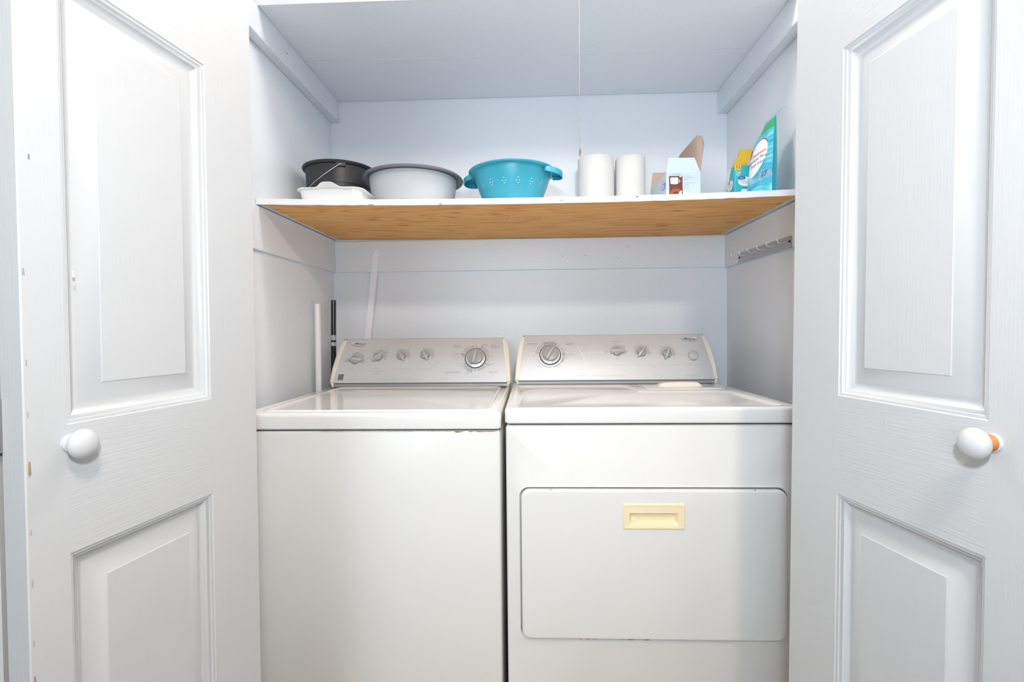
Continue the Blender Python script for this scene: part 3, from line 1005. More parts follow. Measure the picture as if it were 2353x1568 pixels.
# energy rating sticker
put_poly(pr, cw, [(-0.3110, 0.0115), (-0.2915, 0.0115), (-0.2895, 0.0335), (-0.3090, 0.0335)], M['ink'], 0.0003)
put_poly(pr, cw, [(-0.3095, 0.0160), (-0.2925, 0.0160), (-0.2923, 0.0172), (-0.3094, 0.0172)], M['silver'], 0.0006)
put_ring(pr, cw, -0.3000, 0.0235, 0.0050, 0.0062, 20, 170, M['silver'], 0.0006, 14)
put_text(pr, cw, 'energy', -0.3000, 0.0232, 0.0052, M['silver'], 'CENTER', 0.25, w=0.0006)
put_text(pr, cw, 'ENERGY STAR', -0.3006, 0.0138, 0.0022, M['silver'], 'CENTER', w=0.0006)
part(fw, 'control_panel', wa, 'silver control panel with printed markings', ang=20)

# ---- dryer
DX0, DX1, DY0, DY1 = -0.0680, 0.6690, 1.2580, 1.902
DT, DL = 0.9245, 0.8850
dy = thing('clothes_dryer', 'white front-loading clothes dryer right of the washer with cream handle', 'clothes dryer', (0.30, 1.58, 0.0))
b = MB()
OD = rrect(-0.0330, 0.3400, 0.6315, 0.7250, 0.024)
OI = rrect(-0.0330 + 0.0012, 0.3412, 0.6303, 0.7238, 0.023)
OO = rrect(-0.0330 - 0.006, 0.3340, 0.6375, 0.7310, 0.028)
Y0 = DY0 + 0.004
stacked(b, xz_map(Y0), [
    (rrect(DX0 + 0.002, 0.022, DX1 - 0.002, DL - 0.0045, 0.010), -0.60),
    (rrect(DX0 + 0.002, 0.022, DX1 - 0.002, DL - 0.0045, 0.010), -0.008),
    (rrect(DX0 + 0.0045, 0.0245, DX1 - 0.0045, DL - 0.0070, 0.010), -0.002),
    (rrect(DX0 + 0.010, 0.030, DX1 - 0.010, DL - 0.0120, 0.010), 0.0),
    (OO, 0.0), (OD, 0.0022), (OI, 0.0008), (OI, -0.020)], (0.30, 0.53), M['enamel'], True, True)
b.box(DX0 + 0.012, DY0 + 0.014, DL - 0.008, DX1 - 0.012, DY1 - 0.04, DL + 0.003, M['dark'])
rust_run(b, 0.0, 0.33, Y0 - 0.0029, 0.3405, 0.0014, 8)
rust_run(b, 0.10, 0.17, Y0 - 0.0029, 0.3402, 0.0026, 9)
rust_run(b, 0.215, 0.30, Y0 - 0.0029, 0.3400, 0.0026, 10)
part(b, 'cabinet', dy, ang=25)
b = MB()
stacked(b, lambda u, v, w: Vector((u, v, w)), [
    (rrect(DX0 + 0.004, DY0 + 0.003, DX1 - 0.004, DY1, 0.012), DL),
    (rrect(DX0 + 0.0005, DY0 + 0.0004, DX1 - 0.0005, DY1, 0.012), DL + 0.003),
    (rrect(DX0, DY0, DX1, DY1, 0.012), DT - 0.008),
    (rrect(DX0 + 0.0012, DY0 + 0.0014, DX1 - 0.0012, DY1, 0.012), DT - 0.0035),
    (rrect(DX0 + 0.0035, DY0 + 0.0040, DX1 - 0.0035, DY1 - 0.003, 0.012), DT - 0.0008),
    (rrect(DX0 + 0.007, DY0 + 0.0080, DX1 - 0.007, DY1 - 0.006, 0.012), DT)] + [
    ([(-0.055 + e, 1.272 + e), (0.632 - e, 1.285 + e), (0.638 - e, 1.300 + e), (0.622 - e, 1.590 - e), (0.605 - e, 1.604 - e), (0.362, 1.606 - e), (0.345 - e * .5, 1.622 - e), (0.338 - e, 1.740 - e), (0.318 - e, 1.768 - e), (-0.030 + e, 1.772 - e), (-0.048 + e, 1.755 - e)], w)
    for e, w in ((0.0, DT), (0.003, DT - 0.0008), (0.009, DT - 0.0052), (0.013, DT - 0.0060))], (0.26, 1.44), M['enamel_top'], True, True)
part(b, 'top', dy, ang=35)
# lint screen lid with its finger lip
b = MB()
stacked(b, lambda u, v, w: Vector((u, v, DT + w)), [(rrect(0.372, 1.640, 0.620, 1.785, 0.012), 0.0002), (rrect(0.373, 1.641, 0.619, 1.784, 0.012), 0.0022), (rrect(0.377, 1.645, 0.615, 1.78, 0.010), 0.0030)], (0.49, 1.71), M['enamel_top'], True, False)
lint = part(b, 'lint_screen_lid', dy, ang=40)
b = MB()
loops = []
for t, h in ((0, 0.0), (0.03, 0.006), (0.10, 0.0125), (0.16, 0.0145), (0.5, 0.0165), (0.82, 0.0155), (0.90, 0.0130), (0.97, 0.006), (1, 0.0)):
    x = 0.424 + 0.148 * t + 0.0
    loops.append([Vector((x, 1.690, DT + 0.0028)), Vector((x, 1.694, DT + 0.0028 + h * 0.9)), Vector((x, 1.700, DT + 0.0030 + h)), Vector((x, 1.730, DT + 0.0030 + h * 0.75)), Vector((x, 1.755, DT + 0.0028))])
b.loft(loops, M['cream'])
part(b, 'finger_lip', dy, 'cream raised lip', parent=lint, ang=40)
# door with handle opening
b = MB()
HP = (0.2245, 0.6235, 0.3774, 0.6878)
H0 = rrect(HP[0] + 0.004, HP[1] + 0.004, HP[2] - 0.004, HP[3] - 0.004, 0.003)
DO = lambda e: rrect(-0.0284 + e, 0.3436 + e, 0.6270 - e, 0.7205 - e, 0.021)
stacked(b, xz_map(Y0), [(DO(0.002), -0.018), (DO(0.0), -0.002), (DO(0.0003), 0.009), (DO(0.0012), 0.0120), (DO(0.003), 0.0132), (DO(0.006), 0.0136), (H0, 0.0136), (H0, -0.004)], ((HP[0] + HP[2]) / 2, (HP[1] + HP[3]) / 2), M['enamel'], True, True)
for x in (0.046, 0.549):
    b.lathe([(0.0022, 0.0), (0.0022, 0.0008)], M['ink_mid'], n=14, mtx=Matrix.Translation((x, Y0 - 0.0105, 0.7195)) @ Matrix.Rotation(radians(50), 4, 'X'))
door = part(b, 'door', dy, 'square drop door with rounded corners', ang=28)
b = MB()
YH = Y0 - 0.0136
hi = (0.2405, 0.6315, 0.3610, 0.6640)
stacked(b, xz_map(YH), [
    (rrect(*HP[:2], *HP[2:], 0.004), 0.0002), (rrect(HP[0] + 0.0006, HP[1] + 0.0006, HP[2] - 0.0006, HP[3] - 0.0006, 0.004), 0.0022), (rrect(HP[0] + 0.0025, HP[1] + 0.0025, HP[2] - 0.0025, HP[3] - 0.0025, 0.004), 0.0030),
    (rrect(HP[0] + 0.0050, HP[1] + 0.0050, HP[2] - 0.0050, HP[3] - 0.0060, 0.003), 0.0030), (rrect(HP[0] + 0.0056, HP[1] + 0.0056, HP[2] - 0.0056, HP[3] - 0.0068, 0.003), 0.0022),
    (rrect(*hi[:2], *hi[2:], 0.0015), 0.0022), (rrect(hi[0] + 0.0008, hi[1] + 0.0008, hi[2] - 0.0008, hi[3] - 0.0004, 0.001), 0.0010),
    (rrect(hi[0] + 0.006, hi[1] + 0.010, hi[2] - 0.006, hi[3] - 0.0005, 0.001), -0.0110)], ((hi[0] + hi[2]) / 2, (hi[1] + hi[3]) / 2 + 0.004), M['yellowed'], True, False)
hd = part(b, 'handle', dy, 'yellowed cream recessed handle', parent=door, ang=20)
b = MB()
put_text(b, xz_map(YH), 'HEAVY  DUTY', (HP[0] + HP[2]) / 2 + 0.002, 0.6715, 0.0076, M['cream'], 'CENTER', 0, 1.15, 0.0, w=0.0028)
part(b, 'embossed_lettering', dy, 'embossed words on the handle plate', parent=door)
for x in (DX0 + 0.05, DX1 - 0.05):
    for y in (DY0 + 0.06, DY1 - 0.09):
        b = MB(); b.lathe([(0.02, 0.0), (0.02, 0.012), (0.012, 0.014), (0.012, 0.024)], M['dark'], c=(x, y, 0), n=20)
        part(b, 'foot', dy)
cd = ConsolePlane(0.2994, 1.804, 0.9400, 1.880, 1.0995)
fd = console(dy, cd, 1.900, DT, (-0.3600, 0.3660), (-0.3360, 0.3420), 0.0150, '')
badge(dy, cd, 0.2783, 0.1555, 0.0350)
KD = [(0.0150, 0.1070), (0.1026, 0.1035), (0.1935, 0.0980)]
pr = fd
for u, v in KD:
    put_ring(pr, cd, u + 0.002, v, 0.010, 0.0285, -25, 200, M['fan'], 0.0003)
for (u, v), a, wd in zip(KD, (0, 52, 68), (0.017, 0.0125, 0.0125)):
    ridge_knob(dy, cd, u - 0.001, v - 0.001, radians(a), 0.0165, 0.046, wide=wd)
dial_knob(dy, cd, -0.2294, 0.0960, radians(58), 0.0285, 0.0395)
b = MB()
q = Matrix(((1, cd.ev.x, cd.n.x, cd(0.2852, 0.0880).x), (0, cd.ev.y, cd.n.y, cd(0.2852, 0.0880).y), (0, cd.ev.z, cd.n.z, cd(0.2852, 0.0880).z), (0, 0, 0, 1)))
b.lathe([(0.0185, 0.0003), (0.0185, 0.006), (0.0172, 0.0095), (0.014, 0.0108), (0.0005, 0.0114)], M['knob_hi'], mtx=q, n=44)
part(b, 'start_button', dy, 'round grey push button', ang=50)
T = lambda s, u, v, sz, m='ink', al='LEFT', sp=1.0, sh=0.0, bo=0.0: put_text(pr, cd, s, u, v, sz, M[m], al, sh, sp, bo)
DV = -0.002
for s, u, v in (('TEMPERATURE', 0.0151, 0.0545), ('WRINKLE SHIELD', 0.1041, 0.0535), ('END OF CYCLE', 0.1937, 0.0530), ('PUSH TO START', 0.2849, 0.0530)):
    T(s, u, v, 0.0044, 'ink_mid', 'CENTER', 2.2, 0.25)
T('Plus', 0.1400, 0.0465, 0.0048, 'ink_mid', 'LEFT', 1.0, 0.3)
T('TIMED DRYING', -0.3146, 0.1410, 0.0058, 'ink', bo=0.0); T('ACCUDRY', -0.1701, 0.1400, 0.0062, 'ink', bo=0.0); T('Sensor System', -0.1703, 0.1350, 0.0034, 'ink_mid')
T('Energy Preferred', -0.1758, 0.0968, 0.0048, 'ink_mid', bo=0.0)
T('Easy Iron', -0.2600, 0.1520, 0.0036, 'ink_mid'); T('50   60', -0.2600, 0.1480, 0.0034, 'ink_mid'); T('Very Dry', -0.1760, 0.1200, 0.0036, 'ink_mid'); T('Normal', -0.1745, 0.1140, 0.0036, 'ink_mid')
T('Delicate', -0.1760, 0.0885, 0.0036, 'ink_pale'); T('Less Dry', -0.1790, 0.0840, 0.0036, 'ink_pale'); T('OFF', -0.1930, 0.0690, 0.0036, 'ink_mid'); T('OFF', -0.2224, 0.0510, 0.0036, 'ink_mid')
T('OFF', -0.2900, 0.0920, 0.0036, 'ink_mid'); T('30', -0.2960, 0.1100, 0.0036, 'ink_mid'); T('40', -0.2890, 0.1270, 0.0036, 'ink_mid'); T('OFF', -0.1990, 0.1330, 0.0036, 'ink')
T('Wrinkle Shield', -0.2790, 0.0540, 0.0032, 'ink_pale'); T('Damp Dry', -0.2740, 0.0505, 0.0032, 'ink_pale'); T('Wrinkle Shield', -0.2110, 0.0535, 0.0032, 'ink_pale'); T('Tumble Press', -0.2100, 0.0500, 0.0032, 'ink_pale')
T('Quietdry System', -0.0041, 0.1490, 0.0044, 'ink'); T('Low', 0.0105, 0.1410, 0.0040, 'ink', 'CENTER'); T('Delicate', 0.0115, 0.1360, 0.0034, 'ink_pale', 'CENTER')
T('Medium', 0.0324, 0.1305, 0.0044, 'ink'); T('Casual', 0.0350, 0.1250, 0.0034, 'ink_pale'); T('Extra Low', -0.0240, 0.1310, 0.0040, 'ink_mid'); T('Ultra Delicate', -0.0260, 0.1255, 0.0034, 'ink_pale')
T('Air Fluff', -0.0320, 0.1095, 0.0040, 'ink'); T('No Heat', -0.0320, 0.1035, 0.0034, 'ink_mid'); T('High', 0.0440, 0.1090, 0.0040, 'ink'); T('Heavy', 0.0450, 0.1035, 0.0034, 'ink_mid')
T('Temp', 0.0130, 0.0840, 0.0040, 'ink_mid', 'CENTER'); T('Preset', 0.0130, 0.0760, 0.0036, 'ink_pale', 'CENTER')
T('Off', 0.0773, 0.1260, 0.0044, 'ink'); T('30', 0.0985, 0.1395, 0.0040, 'ink'); T('Minutes', 0.0940, 0.1350, 0.0040, 'ink_mid'); T('60', 0.1245, 0.1330, 0.0040, 'ink'); T('Minutes', 0.1215, 0.1285, 0.0040, 'ink_mid')
T('Off', 0.1710, 0.1250, 0.0044, 'ink'); T('On', 0.2040, 0.1275, 0.0040, 'ink_mid')
T('Quiet Dry I', -0.1348, 0.0160, 0.0060, 'ink_pale', 'LEFT', 1.0, 0.3); T('Commercial Quality  Super Capacity Plus  8 Cycles  5 Temperatures', -0.0830, 0.0150, 0.0042, 'ink_pale', 'LEFT', 1.05, 0.1)
T('Ultimate Care II', 0.2500, 0.0140, 0.0062, 'ink_pale', 'LEFT', 0.95, 0.25)
for a0, a1 in ((94, 118), (58, 92), (120, 133), (135, 148), (150, 163), (165, 176)):
    put_ring(pr, cd, -0.2294, 0.096, 0.0440, 0.0545, a0, a1, M['ink_pale'] if a0 < 119 else M['fan'], 0.0003, 10)
for a0, a1 in ((22, 36), (4, 20), (-8, 2), (-36, -12)):
    put_ring(pr, cd, -0.2294, 0.096, 0.0455, 0.0535, a0, a1, M['fan'], 0.0003, 8)
put_ring(pr, cd, -0.2294, 0.096, 0.0470, 0.0482, 200, 276, M['ink'], 0.0003, 24)
put_ring(pr, cd, -0.2294, 0.096, 0.0470, 0.0482, 284, 320, M['ink'], 0.0003, 16)
put_ring(pr, cd, -0.2294, 0.096, 0.0430, 0.0462, 178, 330, M['ink_white'], 0.0003, 40)
for a in (47, 186, 2):
    c, s = cos(radians(a)), sin(radians(a))
    put_line(pr, cd, -0.2294 + 0.0435 * c, 0.096 + 0.0435 * s, -0.2294 + (0.0475 if a != 2 else 0.053) * c, 0.096 + (0.0475 if a != 2 else 0.053) * s, 0.0017, M['ink'], 0.0006)
put_line(pr, cd, -0.1281, 0.1290, -0.0934, 0.0480, 0.0018, M['ink_white']); put_line(pr, cd, -0.1180, 0.1030, -0.0354, 0.1050, 0.0011, M['ink_white'])
put_line(pr, cd, 0.1332, 0.1020, 0.1640, 0.1000, 0.0006, M['ink_pale']); put_line(pr, cd, 0.2230, 0.0970, 0.2639, 0.0890, 0.0006, M['ink_pale'])
part(fd, 'control_panel', dy, 'silver control panel with printed markings', ang=20)


# ------------------------------------------------------------------ things on the shelf
def Z(x, y):
    return shelf_top(x, y) + 0.0006


# black bucket
cx, cy, zt = -0.672, 1.772, 1.693
z0 = Z(cx, cy)
bu = thing('bucket', 'black plastic bucket with a wire handle behind the white dish', 'bucket', (cx, cy, z0))
b = MB()
h = zt - z0
b.lathe([(0.004, 0.006), (0.090, 0.006), (0.094, 0.0), (0.099, 0.001), (0.1045, h * 0.40), (0.1085, h * 0.60), (0.1105, h * 0.605), (0.1155, h - 0.006), (0.113, h - 0.002), (0.0985, 0.012), (0.004, 0.011)], M['black_plastic'], c=(cx, cy, z0), n=64)
part(b, 'body', bu)
b = MB()
pf = [(0.1145, h - 0.010), (0.1230, h - 0.008), (0.1255, h - 0.003), (0.1235, h + 0.001), (0.1150, h + 0.001), (0.1135, h - 0.004)]
b.lathe(pf + [pf[0]], M['black_plastic'], c=(cx, cy, z0), n=64, cap0=False, cap1=False)
part(b, 'rim', bu)
b = MB()
ang = radians(-68)
for s in (1, -1):
    a = ang if s == 1 else ang + pi
    p = Vector((cx + 0.116 * cos(a), cy + 0.116 * sin(a), z0 + h - 0.014))
    mt = Matrix.Translation(p) @ Matrix.Rotation(a, 4, 'Z')
    b.box(-0.006, -0.016, -0.006, 0.006, 0.016, 0.008, M['black_plastic'], 0.002, 2, mtx=mt)
    part(b, 'handle_ear', bu); b = MB()
pts = []
pa = Vector((cx + 0.123 * cos(ang), cy + 0.123 * sin(ang), z0 + h - 0.012))
pc = Vector((cx + 0.123 * cos(ang + pi), cy + 0.123 * sin(ang + pi), z0 + h - 0.012))
mid = (pa + pc) / 2
ax = (pa - pc).normalized()
sd = Vector((-0.94, -0.345, 0)).normalized()
sd = (sd - ax * sd.dot(ax)).normalized()
hang = (sd * 0.80 + Vector((0, 0, -0.60))).normalized()
for i in range(25):
    t = pi * i / 24
    r_ = 0.123
    out_ = 0.150 * sin(t) ** 0.75
    pts.append(mid + ax * r_ * cos(t) + hang * out_)
b = MB(); b.tube(pts, 0.0014, M['wire'], 8)
part(b, 'wire_handle', bu, 'thin grey wire handle', ang=60)

# white baking dish
dx, dyy = -0.603, 1.5640
z0 = Z(dx, dyy) + 0.0005
di = thing('baking_dish', 'small white ceramic baking dish with lug handle at shelf left', 'dish', (dx, dyy, z0))


def dish_loop(hw, hl, r, z, wave=0.0, n=10):
    out = []
    for (x, y) in rrect(-hw, -hl, hw, hl, r, n):
        out.append(Vector((dx + x, dyy + y, z0 + z)))
    return out


b = MB()
b.loft([dish_loop(0.080, 0.058, 0.02, 0.004), dish_loop(0.083, 0.061, 0.022, 0.0), dish_loop(0.090, 0.066, 0.026, 0.004), dish_loop(0.0965, 0.0715, 0.030, 0.034), dish_loop(0.0935, 0.0685, 0.028, 0.034), dish_loop(0.080, 0.056, 0.02, 0.006)], M['ceramic'])
part(b, 'body', di)
# flat wavy rim that swells into a lug at each short end
b = MB()
rings = []
base = rrect(-0.0965, -0.0715, 0.0965, 0.0715, 0.030, 10)
dense = []
for i in range(len(base)):
    p, q_ = base[i], base[(i + 1) % len(base)]
    k = max(1, int(hypot(q_[0] - p[0], q_[1] - p[1]) / 0.006))
    for j in range(k):
        dense.append((p[0] + (q_[0] - p[0]) * j / k, p[1] + (q_[1] - p[1]) * j / k))


def rimring(scale_out, dz):
    out = []
    for x, y in dense:
        l = hypot(x, y)
        g = math.exp(-((x - 0.002) / 0.026) ** 4) if abs(y) > 0.06 else 0.0
        ex, ey = x / 0.0965, y / 0.0715
        e = hypot(ex, ey)
        nx, ny = x + (0.007 * scale_out) * ex / e * 1.2, y + (0.0065 * scale_out + 0.006 * g * scale_out) * ey / e * 1.2
        out.append(Vector((dx + nx, dyy + ny, z0 + 0.0335 + dz + 0.0135 * g * (0.35 + 0.65 * scale_out))))
    return out


b.loft([rimring(-0.3, -0.0005), rimring(1.0, 0.001), rimring(1.15, 0.0028), rimring(1.0, 0.0045), rimring(-0.35, 0.003), rimring(-0.3, -0.0005)], M['ceramic'], False, False)
part(b, 'rim', di, 'wavy rim with lug handles', ang=50)

# frosted grey bowl
cx, cy, zt = -0.393, 1.702, 1.638
z0 = Z(cx, cy)
gb = thing('mixing_bowl', 'large frosted grey plastic bowl with dark grey rim', 'bowl', (cx, cy, z0))
h = zt - z0
b = MB()
b.lathe([(0.004, 0.004), (0.112, 0.004), (0.116, 0.0), (0.120, 0.001), (0.132, 0.035), (0.1405, 0.075), (0.1455, h - 0.007), (0.1425, h - 0.007), (0.1380, 0.075), (0.1295, 0.037), (0.116, 0.008), (0.004, 0.007)], M['frosted'], c=(cx, cy, z0), n=72)
part(b, 'body', gb, 'frosted pale grey body', ang=60)
b = MB()
pf = [(0.1425, h - 0.010), (0.1465, h - 0.010), (0.1480, h - 0.006), (0.1650, h - 0.0125), (0.1685, h - 0.009), (0.1640, h - 0.002), (0.1520, h + 0.002), (0.1440, h - 0.001)]
b.lathe(pf + [pf[0]], M['rim_grey'], c=(cx, cy, z0), n=80, cap0=False, cap1=False)
part(b, 'rim', gb, 'dark grey flared rim', ang=50)

# turquoise colander
cx, cy, zt = -0.0560, 1.652, 1.634
z0 = Z(cx, cy)
co = thing('colander', 'turquoise plastic colander with two rim handles', 'colander', (cx, cy, z0))
h = zt - z0
b = MB()
CR = [(0.080, 0.0), (0.084, 0.001), (0.089, 0.018), (0.102, 0.048), (0.114, 0.078), (0.1225, 0.104), (0.1265, h - 0.003)]
b.lathe([(0.004, 0.004), (0.078, 0.004)] + CR + [(0.1235, h - 0.003), (0.1200, 0.104), (0.1115, 0.078), (0.0995, 0.048), (0.0865, 0.020), (0.004, 0.007)], M['turq'], c=(cx, cy, z0), n=96)


def crad(z):
    for (r0, a), (r1, c) in zip(CR, CR[1:]):
        if a <= z <= c:
            return r0 + (r1 - r0) * (z - a) / (c - a)
    return CR[-1][0]


# small drain holes in repeating triangles round the wall
def drain(a, z, sz, m):
    for dd in (0.0005,):
        P = []
        for ua, uz in ((-1, -1.2), (1, -1.2), (1, 1.2), (-1, 1.2)):
            aa = a + ua * sz / 0.11
            zz = z + uz * sz
            r = crad(zz) + dd
            P.append((cx + r * cos(aa), cy + r * sin(aa), z0 + zz))
        b.poly(P, M[m])


NP = 16
for k in range(NP):
    a = 2 * pi * (k + 0.5) / NP
    for row, (zz, offs) in enumerate(((0.078, (0.0,)), (0.070, (-0.5, 0.5)), (0.063, (0.0,)), (0.056, (-1.0, 1.0)), (0.049, (-0.5, 0.5)), (0.041, (-1.0, 0.0, 1.0)), (0.033, (-0.6, 0.6)))):
        for o in offs:
            drain(a + o * 0.085, zz, 0.0011 if row < 3 else 0.0009, 'ink_white' if row < 3 else 'film_grey')
part(b, 'body', co, 'turquoise perforated bowl', ang=50)
b = MB()
ns = 96
prof = [(-0.0115, -0.006), (-0.003, -0.0065), (0.0, -0.006), (0.0075, -0.0045), (0.0090, -0.001), (0.007, 0.001), (0.0, 0.0022), (-0.0125, 0.0)]
loops = []
for j in range(ns + 1):
    a = 2 * pi * j / ns
    rb = 0.1335
    loops.append([Vector((cx + (rb + p) * cos(a), cy + (rb + p) * sin(a), z0 + h + q_)) for p, q_ in prof])
b.loft(loops, M['turq'], False, False)
part(b, 'rim', co, ang=50)
for ac, dz in ((radians(-16), 0.0), (radians(164), 0.0)):
    b = MB()
    loops = []
    for i in range(21):
        t = -1 + 2 * i / 20
        a = ac + t * radians(24)
        ext = 0.1360 + 0.030 * (1 - abs(t) ** 2.6)
        drop = -0.002 - 0.008 * (1 - abs(t) ** 2.5)
        r_in = 0.1340
        loops.append([Vector((cx + r * cos(a), cy + r * sin(a), z0 + h + q_)) for r, q_ in
                      ((r_in, -0.002), (ext - 0.004, -0.004 + drop * 0.4), (ext, -0.007 + drop * 0.4), (ext, -0.018 + drop), (ext - 0.003, -0.018 + drop), (ext - 0.003, -0.008 + drop * 0.4), (r_in, -0.006))])
    b.loft(loops, M['turq'])
    part(b, 'handle', co, ang=50)


# paper towel rolls
def towel_roll(cx, cy, R, h, label):
    z0 = Z(cx, cy)
    t = thing('paper_towel_roll', label, 'paper towels', (cx, cy, z0), 'paper towel rolls on the shelf')
    b = MB()
    n = 72
    loops = []
    for r, z in ((0.022, 0.0), (R - 0.004, 0.0), (R, 0.003), (R * 1.002, h * 0.3), (R * 0.998, h * 0.7), (R, h - 0.004), (R - 0.004, h), (0.022, h)):
        loops.append([Vector((cx + (r + (0.0007 * noise.noise((cos(2 * pi * j / n) * 3, sin(2 * pi * j / n) * 3, z * 20 + cx * 9)) if r > 0.03 else 0)) * cos(2 * pi * j / n),
                              cy + (r + 0) * sin(2 * pi * j / n), z0 + z)) for j in range(n)])
    b.loft(loops, M['paper'], False, False)
    a = radians(-40)
    p0 = Vector((cx + (R + 0.0006) * cos(a), cy + (R + 0.0006) * sin(a), z0 + 0.002))
    part(b, 'sheets', t, ang=50)
    b = MB()
    b.lathe([(0.0215, 0.0005), (0.0215, h - 0.0005), (0.0195, h - 0.0005), (0.0195, 0.0005), (0.0215, 0.0005)], M['core'], c=(cx, cy, z0), n=32, cap0=False, cap1=False)
    part(b, 'core', t, 'cardboard core')
    return t


towel_roll(0.2590, 1.9850, 0.0695, 0.272, 'wider white paper towel roll, nearer the turquoise colander')
towel_roll(0.3935, 1.9900, 0.0570, 0.272, 'narrower white paper towel roll, nearer the pale blue opened box')

# opened pale blue card box
bx0, bx1, by0, by1, bzt = 0.4145, 0.5170, 1.5500, 1.7500, 1.5945
z0 = Z(0.466, 1.62) - 0.0
z0 = max(Z(bx0, by0), Z(bx1, by1), Z(bx1, by0))
bo = thing('opened_box', 'opened pale blue card box with chocolate dessert picture and raised flaps', 'box', ((bx0 + bx1) / 2, 1.65, z0))


def card(mb, pts, nrm, t=0.0009, edges=True):
    """A card sheet: printed blue on the +nrm side, brown on the other."""
    nrm = Vector(nrm).normalized() * t
    P = [Vector(p) for p in pts]
    Q = [p - nrm for p in P]
    mb.poly(P, M['card_blue'])
    mb.poly(list(reversed(Q)), M['card_brown'])
    n = len(P)
    for i in range(n if edges else 0):
        k = (i + 1) % n
        mb.poly([P[i], P[k], Q[k], Q[i]], M['card_brown'])


b = MB()
card(b, [(bx0, by0, z0), (bx1, by0, z0), (bx1, by0, bzt), (bx0, by0, bzt)], (0, -1, 0), edges=False)
card(b, [(bx0, by1, z0), (bx0, by0, z0), (bx0, by0, bzt), (bx0, by1, bzt)], (-1, 0, 0), edges=False)
card(b, [(bx1, by0, z0), (bx1, by1, z0), (bx1, by1, bzt), (bx1, by0, bzt)], (1, 0, 0), edges=False)
card(b, [(bx1, by1, z0), (bx0, by1, z0), (bx0, by1, bzt), (bx1, by1, bzt)], (0, 1, 0), edges=False)
card(b, [(bx0, by0, z0 + 0.001), (bx0, by1, z0 + 0.001), (bx1, by1, z0 + 0.001), (bx1, by0, z0 + 0.001)], (0, 0, -1))
part(b, 'carton', bo, smooth=False)
b = MB()
card(b, [(bx0 + 0.0006, by0, bzt), (bx1 - 0.0006, by0, bzt), (0.5010, by0 + 0.004, 1.6375), (0.4990, by0 + 0.0042, 1.6390), (0.4250, by0 + 0.0042, 1.6395), (0.4225, by0 + 0.004, 1.6380)], (0, -1, 0))
part(b, 'flap', bo, 'short front flap', smooth=False)
b = MB()
card(b, [(bx1, by1, bzt), (bx0, by1, bzt), (0.4220, by1 + 0.001, 1.6560), (0.5050, by1 + 0.001, 1.6560)], (0, 1, 0))
part(b, 'flap', bo, 'brown back flap', smooth=False)
b = MB()
cols = [(by0 + 0.001, 1.690, 0.0135), (by0 + 0.003, 1.6985, 0.0130), (by0 + 0.008, 1.7050, 0.0115), (by0 + 0.018, 1.7110, 0.0080), (by0 + 0.030, 1.7140, 0.0040), (by0 + 0.045, 1.7125, 0.0020),
        (by0 + 0.10, 1.7100, 0.0), (by1 - 0.032, 1.7085, -0.0020), (by1 - 0.012, 1.7050, -0.0030), (by1 - 0.005, 1.7000, -0.0034), (by1 - 0.002, 1.6930, -0.0036)]
for k_, (off, mm) in enumerate(((0.0, M['card_blue']), (-0.0010, M['card_brown']))):
    vs, fs = [], []
    for y, z, xx in cols:
        yb_ = min(y, by1 - 0.034)
        vs += [(bx1 + off, yb_, bzt), (bx1 + xx * 0.90 + off, y, max(z - 0.016, 1.676)), (bx1 + xx - 0.0055 + off, y, z)]
    for i in range(len(cols) - 1):
        for r_ in range(2):
            fs.append((3 * i + r_, 3 * i + 3 + r_, 3 * i + 4 + r_, 3 * i + 1 + r_))
    b.add(vs, fs, mm)
part(b, 'flap', bo, 'tall brown side flap', ang=35)
pr = MB()
fm = lambda u, v, w: Vector((u, by0 - w, v))
put_poly(pr, fm, [(0.4235, z0 + 0.002), (0.4640, z0 + 0.002), (0.4632, 1.5835), (0.4228, 1.5835)], M['choc'], 0.0003)
put_poly(pr, fm, ellipse(0.4440, 1.5330, 0.0180, 0.0125, 30), M['choc_lt'], 0.0005)
put_poly(pr, fm, ellipse(0.4440, 1.5310, 0.0085, 0.0060, 24), M['choc'], 0.0006)
put_poly(pr, fm, ellipse(0.4570, 1.5330, 0.0035, 0.0065, 16, -0.5), M['yellowed'], 0.0006)
put_poly(pr, fm, ellipse(0.4575, 1.5815, 0.0042, 0.0016, 12, 0.3), M['print_white'], 0.0005)
put_poly(pr, fm, [(0.4270, 1.5620), (0.4300, 1.5595), (0.4400, 1.5583), (0.4480, 1.5595), (0.4500, 1.5620), (0.4500, 1.5760), (0.4485, 1.5790), (0.4290, 1.5790), (0.4270, 1.5760)], M['print_white'], 0.0007)
put_ring(pr, fm, 0.4515, 1.5680, 0.0030, 0.0046, -85, 85, M['print_white'], 0.0006, 10)
TT = lambda s, u, v, sz, al='LEFT': put_text(pr, fm, s, u, v, sz, M['ink_mid'], al, w=0.0004)
TT('Serving Suggestion', 0.4440, 1.5905, 0.0036, 'CENTER'); TT('See panel for instructions', 0.4440, 1.5870, 0.0036, 'CENTER')
for i, s in enumerate(('Instant Pudding', 'Rich chocolate flavour', 'Ready fast', 'Makes 4', 'Whisk with cold milk', 'Stir well', 'Chill 5 min', 'Serve cold', 'Keep dry')):
    TT(s, 0.4680, 1.5825 - 0.0046 * i - (0.002 if i > 3 else 0), 0.0034)
lm = lambda u, v, w: Vector((bx0 - w, by1 - u, v))
put_poly(pr, lm, rrect(0.150, 1.5500, 0.194, 1.5690, 0.006, 4), M['purple'], 0.0003)
for x0_, x1_, z_ in ((0.156, 0.174, 1.5640), (0.156, 0.176, 1.5595), (0.156, 0.172, 1.5550), (0.181, 0.190, 1.5545)):
    put_line(pr, lm, x0_, z_, x1_, z_, 0.0022, M['print_white'], 0.0005)
